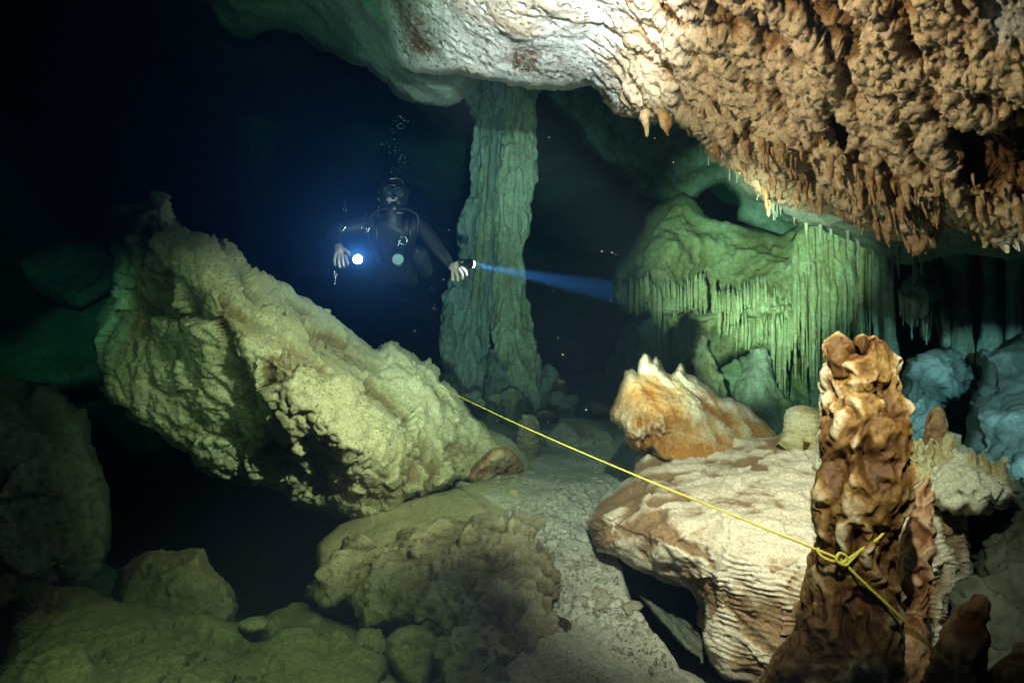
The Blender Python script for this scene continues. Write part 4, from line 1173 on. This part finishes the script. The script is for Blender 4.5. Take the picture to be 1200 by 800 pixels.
def make_diver():
    root = empty('person', D(462, 330, .3), 'scuba diver in black suit, hood and mask, swimming towards us with torches in both hands', 'person')
    v = []; e = []

    def add(px, py, dy, r, link=None, r2=None):
        x, y, z = D(px, py, dy)
        v.append((x, y, z, r) if r2 is None else (x, y, z, r, r2)); i = len(v) - 1
        if link is not None: e.append((link, i))
        return i
    pel = add(464, 312, .62, .14)
    sp = add(462, 296, .38, .14, pel)
    ch = add(461, 276, .14, .15, sp)
    nb = add(461, 258, .03, .085, ch)
    nk = add(461, 248, .0, .062, nb)
    jw = add(462, 240, -.04, .070, nk)
    hd = add(461, 229, -.03, .092, jw)
    cr = add(461, 219, -.01, .080, hd)
    # right arm (left in the picture)
    a = add(431, 263, .08, .078, ch); b = add(408, 267, .03, .060, a); c = add(388, 271, -.03, .052, b); d = add(391, 279, -.12, .044, c); w1 = add(396, 286, -.22, .030, d)

    def hand(w, pts, palm, thumb):
        pc = add(*palm, .030, w, .020)
        for f in pts:
            prev = pc
            for k, (px, py, dy) in enumerate(f):
                prev = add(px, py, dy, (.0125, .0105, .0095, .008)[k], prev)
        prev = pc
        for k, (px, py, dy) in enumerate(thumb):
            prev = add(px, py, dy, (.013, .0115, .009)[k], prev)
        return pc
    h1 = hand(w1, [[(393, 299, -.28), (392, 306, -.31), (393, 312, -.31)], [(397, 300, -.28), (397, 308, -.32), (399, 315, -.32)], [(401, 300, -.28), (402, 308, -.32), (404, 315, -.31)], [(405, 299, -.27), (407, 306, -.30), (409, 312, -.29)]],
              (398, 293, -.25), [(404, 292, -.27), (409, 296, -.30), (412, 301, -.31)])
    # left arm
    a = add(491, 263, .08, .078, ch); b = add(503, 276, .03, .060, a); c = add(513, 291, -.02, .052, b); d = add(522, 302, -.08, .044, c); w2 = add(529, 312, -.13, .030, d)
    h2 = hand(w2, [[(541, 314, -.20), (546, 318, -.21), (547, 324, -.20)], [(538, 316, -.21), (542, 322, -.22), (542, 328, -.21)], [(534, 318, -.21), (537, 325, -.22), (536, 330, -.21)], [(530, 319, -.20), (531, 325, -.21), (530, 329, -.20)]],
              (534, 313, -.17), [(535, 308, -.19), (542, 308, -.21), (548, 312, -.21)])
    # legs trail behind, knees bent, feet up
    for s in (-1, 1):
        h = add(464 + s * 12, 318, .72, .105, pel); k1 = add(464 + s * 16, 326, .98, .082, h); k2 = add(464 + s * 18, 330, 1.2, .062, k1); cf = add(464 + s * 18, 318, 1.45, .055, k2); an = add(464 + s * 18, 306, 1.62, .042, cf)
        add(464 + s * 19, 304, 1.74, .038, an)
    V, q, t = skin_mesh('body', v, e, pel)
    o = link_mesh('body', V, q, t, [M['suit'], M['skin']], root)
    hc = [np.array(v[h1][:3]), np.array(v[h2][:3])]; fc = np.array(D(461, 233, -.14))
    for p in o.data.polygons:
        c = np.array(p.center) + np.array(o.location) + np.array(root.location)
        if min(np.linalg.norm(c - hc[0] - (0, -.03, -.05)) - .10, np.linalg.norm(c - hc[1] - (0.02, -.03, -.04)) - .09, np.linalg.norm(c - fc) - .075) < 0: p.material_index = 1
    # hood: opens round the face
    nu, nv = 40, 24
    Vh = []
    cx, cyy, cz = D(461, 229, -.02)
    for i in range(nv):
        ph = math.pi * i / (nv - 1) * .80 + .001
        for j in range(nu):
            th = 2 * math.pi * j / nu
            # axis of the opening points at the camera (-y)
            rx = .108 * math.sin(ph); rz = .128 * math.sin(ph)
            Vh.append((cx + rx * math.cos(th), cyy + .115 * math.cos(ph) * 1.0, cz + rz * math.sin(th)))
    qh = [(i * nu + j, i * nu + (j + 1) % nu, (i + 1) * nu + (j + 1) % nu, (i + 1) * nu + j) for i in range(nv - 1) for j in range(nu)]
    part('hood', np.array(Vh), qh, [], M['rubber'], root)
    # mask: soft skirt, frame round two panes, nose pocket
    mk = empty('mask', D(461, 226, -.15)); mk.parent = root; mk.location = Vector(D(461, 226, -.15)) - root.location
    for s in (-1, 1):
        x, y, z = D(461 + s * 6, 225, -.145)
        ring('frame', (x, y, z), .034, .008, (0, 1, 0), M['rubber'], mk, 1.15)
        lathe('pane', [(.0005, 0), (.034, 0), (.034, .006)], (x, y - .002, z), (0, 1, 0), M['glass'], mk)
    nose = np.array(D(461, 231, -.16))
    Vn, qn, tn = skin_mesh('nose', [(nose[0], nose[1] + .02, nose[2] + .03, .010), (nose[0], nose[1], nose[2], .016), (nose[0], nose[1] - .008, nose[2] - .016, .018)], [(0, 1), (1, 2)], 0)
    part('nose_pocket', Vn, qn, tn, M['rubber'], mk)
    st = ring('strap', D(461, 225, -.03), .112, .008, (0, .2, 1), M['rubber'], root)
    # glint on the hood edge, added as a thin steel cord across the forehead
    cord('hood_glint', [D(448, 213, -.10), D(454, 210, -.13), D(461, 209, -.14), D(468, 210, -.13), D(474, 214, -.10)], .0035, M['metal'], root)
    # regulator and hoses
    lathe('regulator', [(.0005, -.015), (.03, -.014), (.036, 0), (.034, .03), (.02, .05), (.0005, .055)], D(461, 243, -.22), (0, 1, 0), M['rubber'], root)
    cord('hose', [D(456, 244, -.2), D(440, 248, -.16), D(432, 262, -.1), D(434, 285, .0), D(440, 305, .2)], .009, M['rubber'], root)
    cord('hose', [D(466, 244, -.2), D(480, 246, -.15), D(490, 256, -.08), D(486, 280, .0), D(482, 305, .2)], .009, M['rubber'], root)
    # harness webbing
    for s in (-1, 1):
        cord('harness_strap', [D(461 + s * 20, 256, .06), D(461 + s * 20, 262, -.07), D(461 + s * 19, 280, -.05), D(461 + s * 16, 296, .1), D(462 + s * 14, 306, .25)], .014, M['rubber'], root)
    # rings, clips and buckles
    for px, py, dy, rr, an in ((427, 268, -.06, .022, .3), (473, 282, -.14, .028, .2), (398, 264, -.06, .014, .5), (393, 322, -.3, .012, .2), (404, 246, .05, .012, .2)):
        ring('steel_ring', D(px, py, dy), rr, .004, (an, 1, .2), M['metal'], root)
    for pts in ([(444, 241), (443, 248), (442, 254)], [(446, 240), (451, 242)], [(466, 249), (473, 250)], [(430, 272), (434, 266)], [(399, 272), (407, 278)], [(401, 271), (405, 266)], [(457, 281), (460, 285)], [(392, 318), (393, 326), (392, 333)], [(470, 276), (466, 288)], [(403, 236), (405, 244)]):
        p = [D(x, y, -.13 if 410 < x < 480 else -.22) for x, y in pts]
        if len(p) == 2: p = [p[0], tuple((np.array(p[0]) + p[1]) / 2), p[1]]
        cord('bolt_snap', p, .005, M['metal'], root, seg=6)
    # pressure gauge
    gg = lathe('pressure_gauge', [(.0005, .04), (.045, .04), (.052, .03), (.052, .0), (.046, -.004)], D(466, 303, -.02), (0, 1, .2), M['rubber'], root)
    lathe('dial', [(.0005, -.003), (.045, -.002)], D(466, 303, -.022), (0, 1, .2), M['dial'], gg).location = (0, 0, 0)
    # side-mounted tanks
    for s in (-1, 1):
        x, y, z = D(464 + s * 25, 294, .22)
        lathe('tank', [(.0005, -.02), (.02, -.02), (.022, .03), (.04, .05), (.068, .10), (.07, .15), (.07, .62), (.06, .66), (.0005, .67)], (x, y, z), (-s * .05, 1, -.12), M['tank'], root)
    # fins
    for s in (-1, 1):
        x, y, z = D(464 + s * 19, 304, 1.76)
        o_ = np.array([(-.05, 0, 0), (.05, 0, 0), (.06, .12, .02), (.11, .42, .06), (-.11, .42, .06), (-.06, .12, .02)])
        top = o_ + (x, y, z + .012); bot = o_ + (x, y, z - .012)
        Vf = np.vstack([top, bot]); n = 6
        qf = [(0, 1, 2, 5), (5, 2, 3, 4), (6, 11, 8, 7), (11, 10, 9, 8)] + [(k, k + 6, (k + 1) % 6 + 6, (k + 1) % 6) for k in range(6)]
        part('fin', Vf, qf, [], M['rubber'], root, smooth=False)
    return root


make_diver()


def torch(loc, axis, label, power, cone, col, handle_to, es, blend=.3):
    ax = Vector(axis).normalized()
    t = empty('dive_torch', loc, label, 'dive torch')
    lathe('torch_head', [(.030, .002), (.034, .0), (.036, -.005), (.036, -.03), (.028, -.045), (.024, -.05), (.024, -.14), (.020, -.15), (.0005, -.152)], loc, axis, M['rubber'], t)
    lathe('lens', [(.0005, .040), (.018, .036), (.028, .024), (.030, .006), (.030, -.004)], loc, axis, M['lens'], t)
    p = Vector(loc) - ax * .06; h = Vector(handle_to)
    cord('handle', [tuple(p), tuple((p + h) / 2 + Vector((0, -.01, .015))), tuple(h)], .008, M['rubber'], t, seg=8)
    ld = bpy.data.lights.new('torch_light', 'SPOT'); ld.energy = power; ld.color = col; ld.spot_size = R(cone); ld.spot_blend = blend; ld.shadow_soft_size = .02
    lo = bpy.data.objects.new('torch_light', ld); lo.location = ax * .06; lo.rotation_euler = ax.to_track_quat('-Z', 'Y').to_euler()
    C.objects.link(lo); lo.parent = t
    return t


torch(D(419, 304, -.36), (.34, -1, .05), 'lit dive torch in the diver\'s hand at the left, shining straight at us', 66, 56, (.22, .48, 1.0), D(404, 297, -.28), 150, 1.0)
torch(D(551, 309, -.24), (1.78, 4.44, .20), 'lit dive torch in the diver\'s outstretched hand, throwing a blue beam across the column', 170000, 5, (.30, .55, 1.0), D(538, 312, -.20), 150, .6)
# fine silt hanging in the water and the diver's exhaled bubbles
def specks(name, pts, rad, mat):
    base = np.array([(1, 1, 1), (1, -1, -1), (-1, 1, -1), (-1, -1, 1)], float) / 1.73
    bt = np.array([(0, 1, 2), (0, 3, 1), (0, 2, 3), (1, 3, 2)])
    V = (pts[:, None] + rad[:, None, None] * base[None]).reshape(-1, 3)
    T = (np.arange(len(pts))[:, None, None] * 4 + bt[None]).reshape(-1, 3)
    return link_mesh(name, V, np.zeros((0, 4), int), T, mat, None, smooth=False)


r2 = np.random.default_rng(5)
n = 2600
py = r2.uniform(500, 790, n); Y = .9 * F / (py - 400)
xl = np.interp(Y, [1.2, 1.55, 1.75, 2.0, 2.5, 3.0, 4, 7], [-.1, .0, .12, .16, .12, .05, -.1, -.6]); xr = np.interp(Y, [1.5, 1.67, 2.0, 2.4, 2.8, 3.2, 4.0, 7], [.46, .44, .40, .41, .5, .7, 1.0, 1.5])
x = xl + (xr - xl) * r2.random(n)
keep = fbm(np.stack([x, Y, x * 0], 1), 3, 2, seed=77) > -.08
x, Y = x[keep], Y[keep]
z = floor_z(x, Y)
tag(specks('gravel', np.stack([x, Y, z + .004], 1), .003 + .006 * r2.random(len(x)) ** 3, M['stone']), kind='stuff')
n = 420
Y = r2.uniform(1.3, 5.5, n); px = r2.uniform(330, 800, n); py = r2.uniform(90, 520, n)
tag(specks('suspended_silt', np.stack(P3(px, py, Y), 1), r2.uniform(.0006, .0016, n) * np.sqrt(Y), M['stone']), kind='stuff')
n = 70
tt = r2.random(n); px = 462 + 20 * r2.normal(size=n) * .35 + 8 * np.sin(tt * 9); py = 205 - tt * 70
o_b = specks('bubble_trail', np.stack(P3(px, py, 4.2 + r2.uniform(-.08, .08, n)), 1), r2.uniform(.003, .009, n), M['dial'])
tag(o_b, kind='stuff')

# ================================================================== WATER
def water_box():
    x0, x1, y0, y1, z0, z1 = -16, 17, -13, 23, -7, 9
    V = np.array([(x, y, z) for x in (x0, x1) for y in (y0, y1) for z in (z0, z1)], float)
    q = np.array([(0, 1, 3, 2), (4, 6, 7, 5), (0, 4, 5, 1), (2, 3, 7, 6), (0, 2, 6, 4), (1, 5, 7, 3)])
    m = bpy.data.materials.new('cave_water'); m.use_nodes = True
    nt = m.node_tree; nt.nodes.clear()
    out = nt.nodes.new('ShaderNodeOutputMaterial'); pv = nt.nodes.new('ShaderNodeVolumePrincipled')
    pv.inputs['Color'].default_value = (.014, .026, .044, 1)
    pv.inputs['Density'].default_value = .30
    pv.inputs['Anisotropy'].default_value = .72
    pv.inputs['Absorption Color'].default_value = (.42, .80, .78, 1)
    nt.links.new(pv.outputs[0], out.inputs['Volume'])
    o = link_mesh('haze', V, q, np.zeros((0, 3), int), m, smooth=False)
    tag(o, kind='stuff')


water_box()
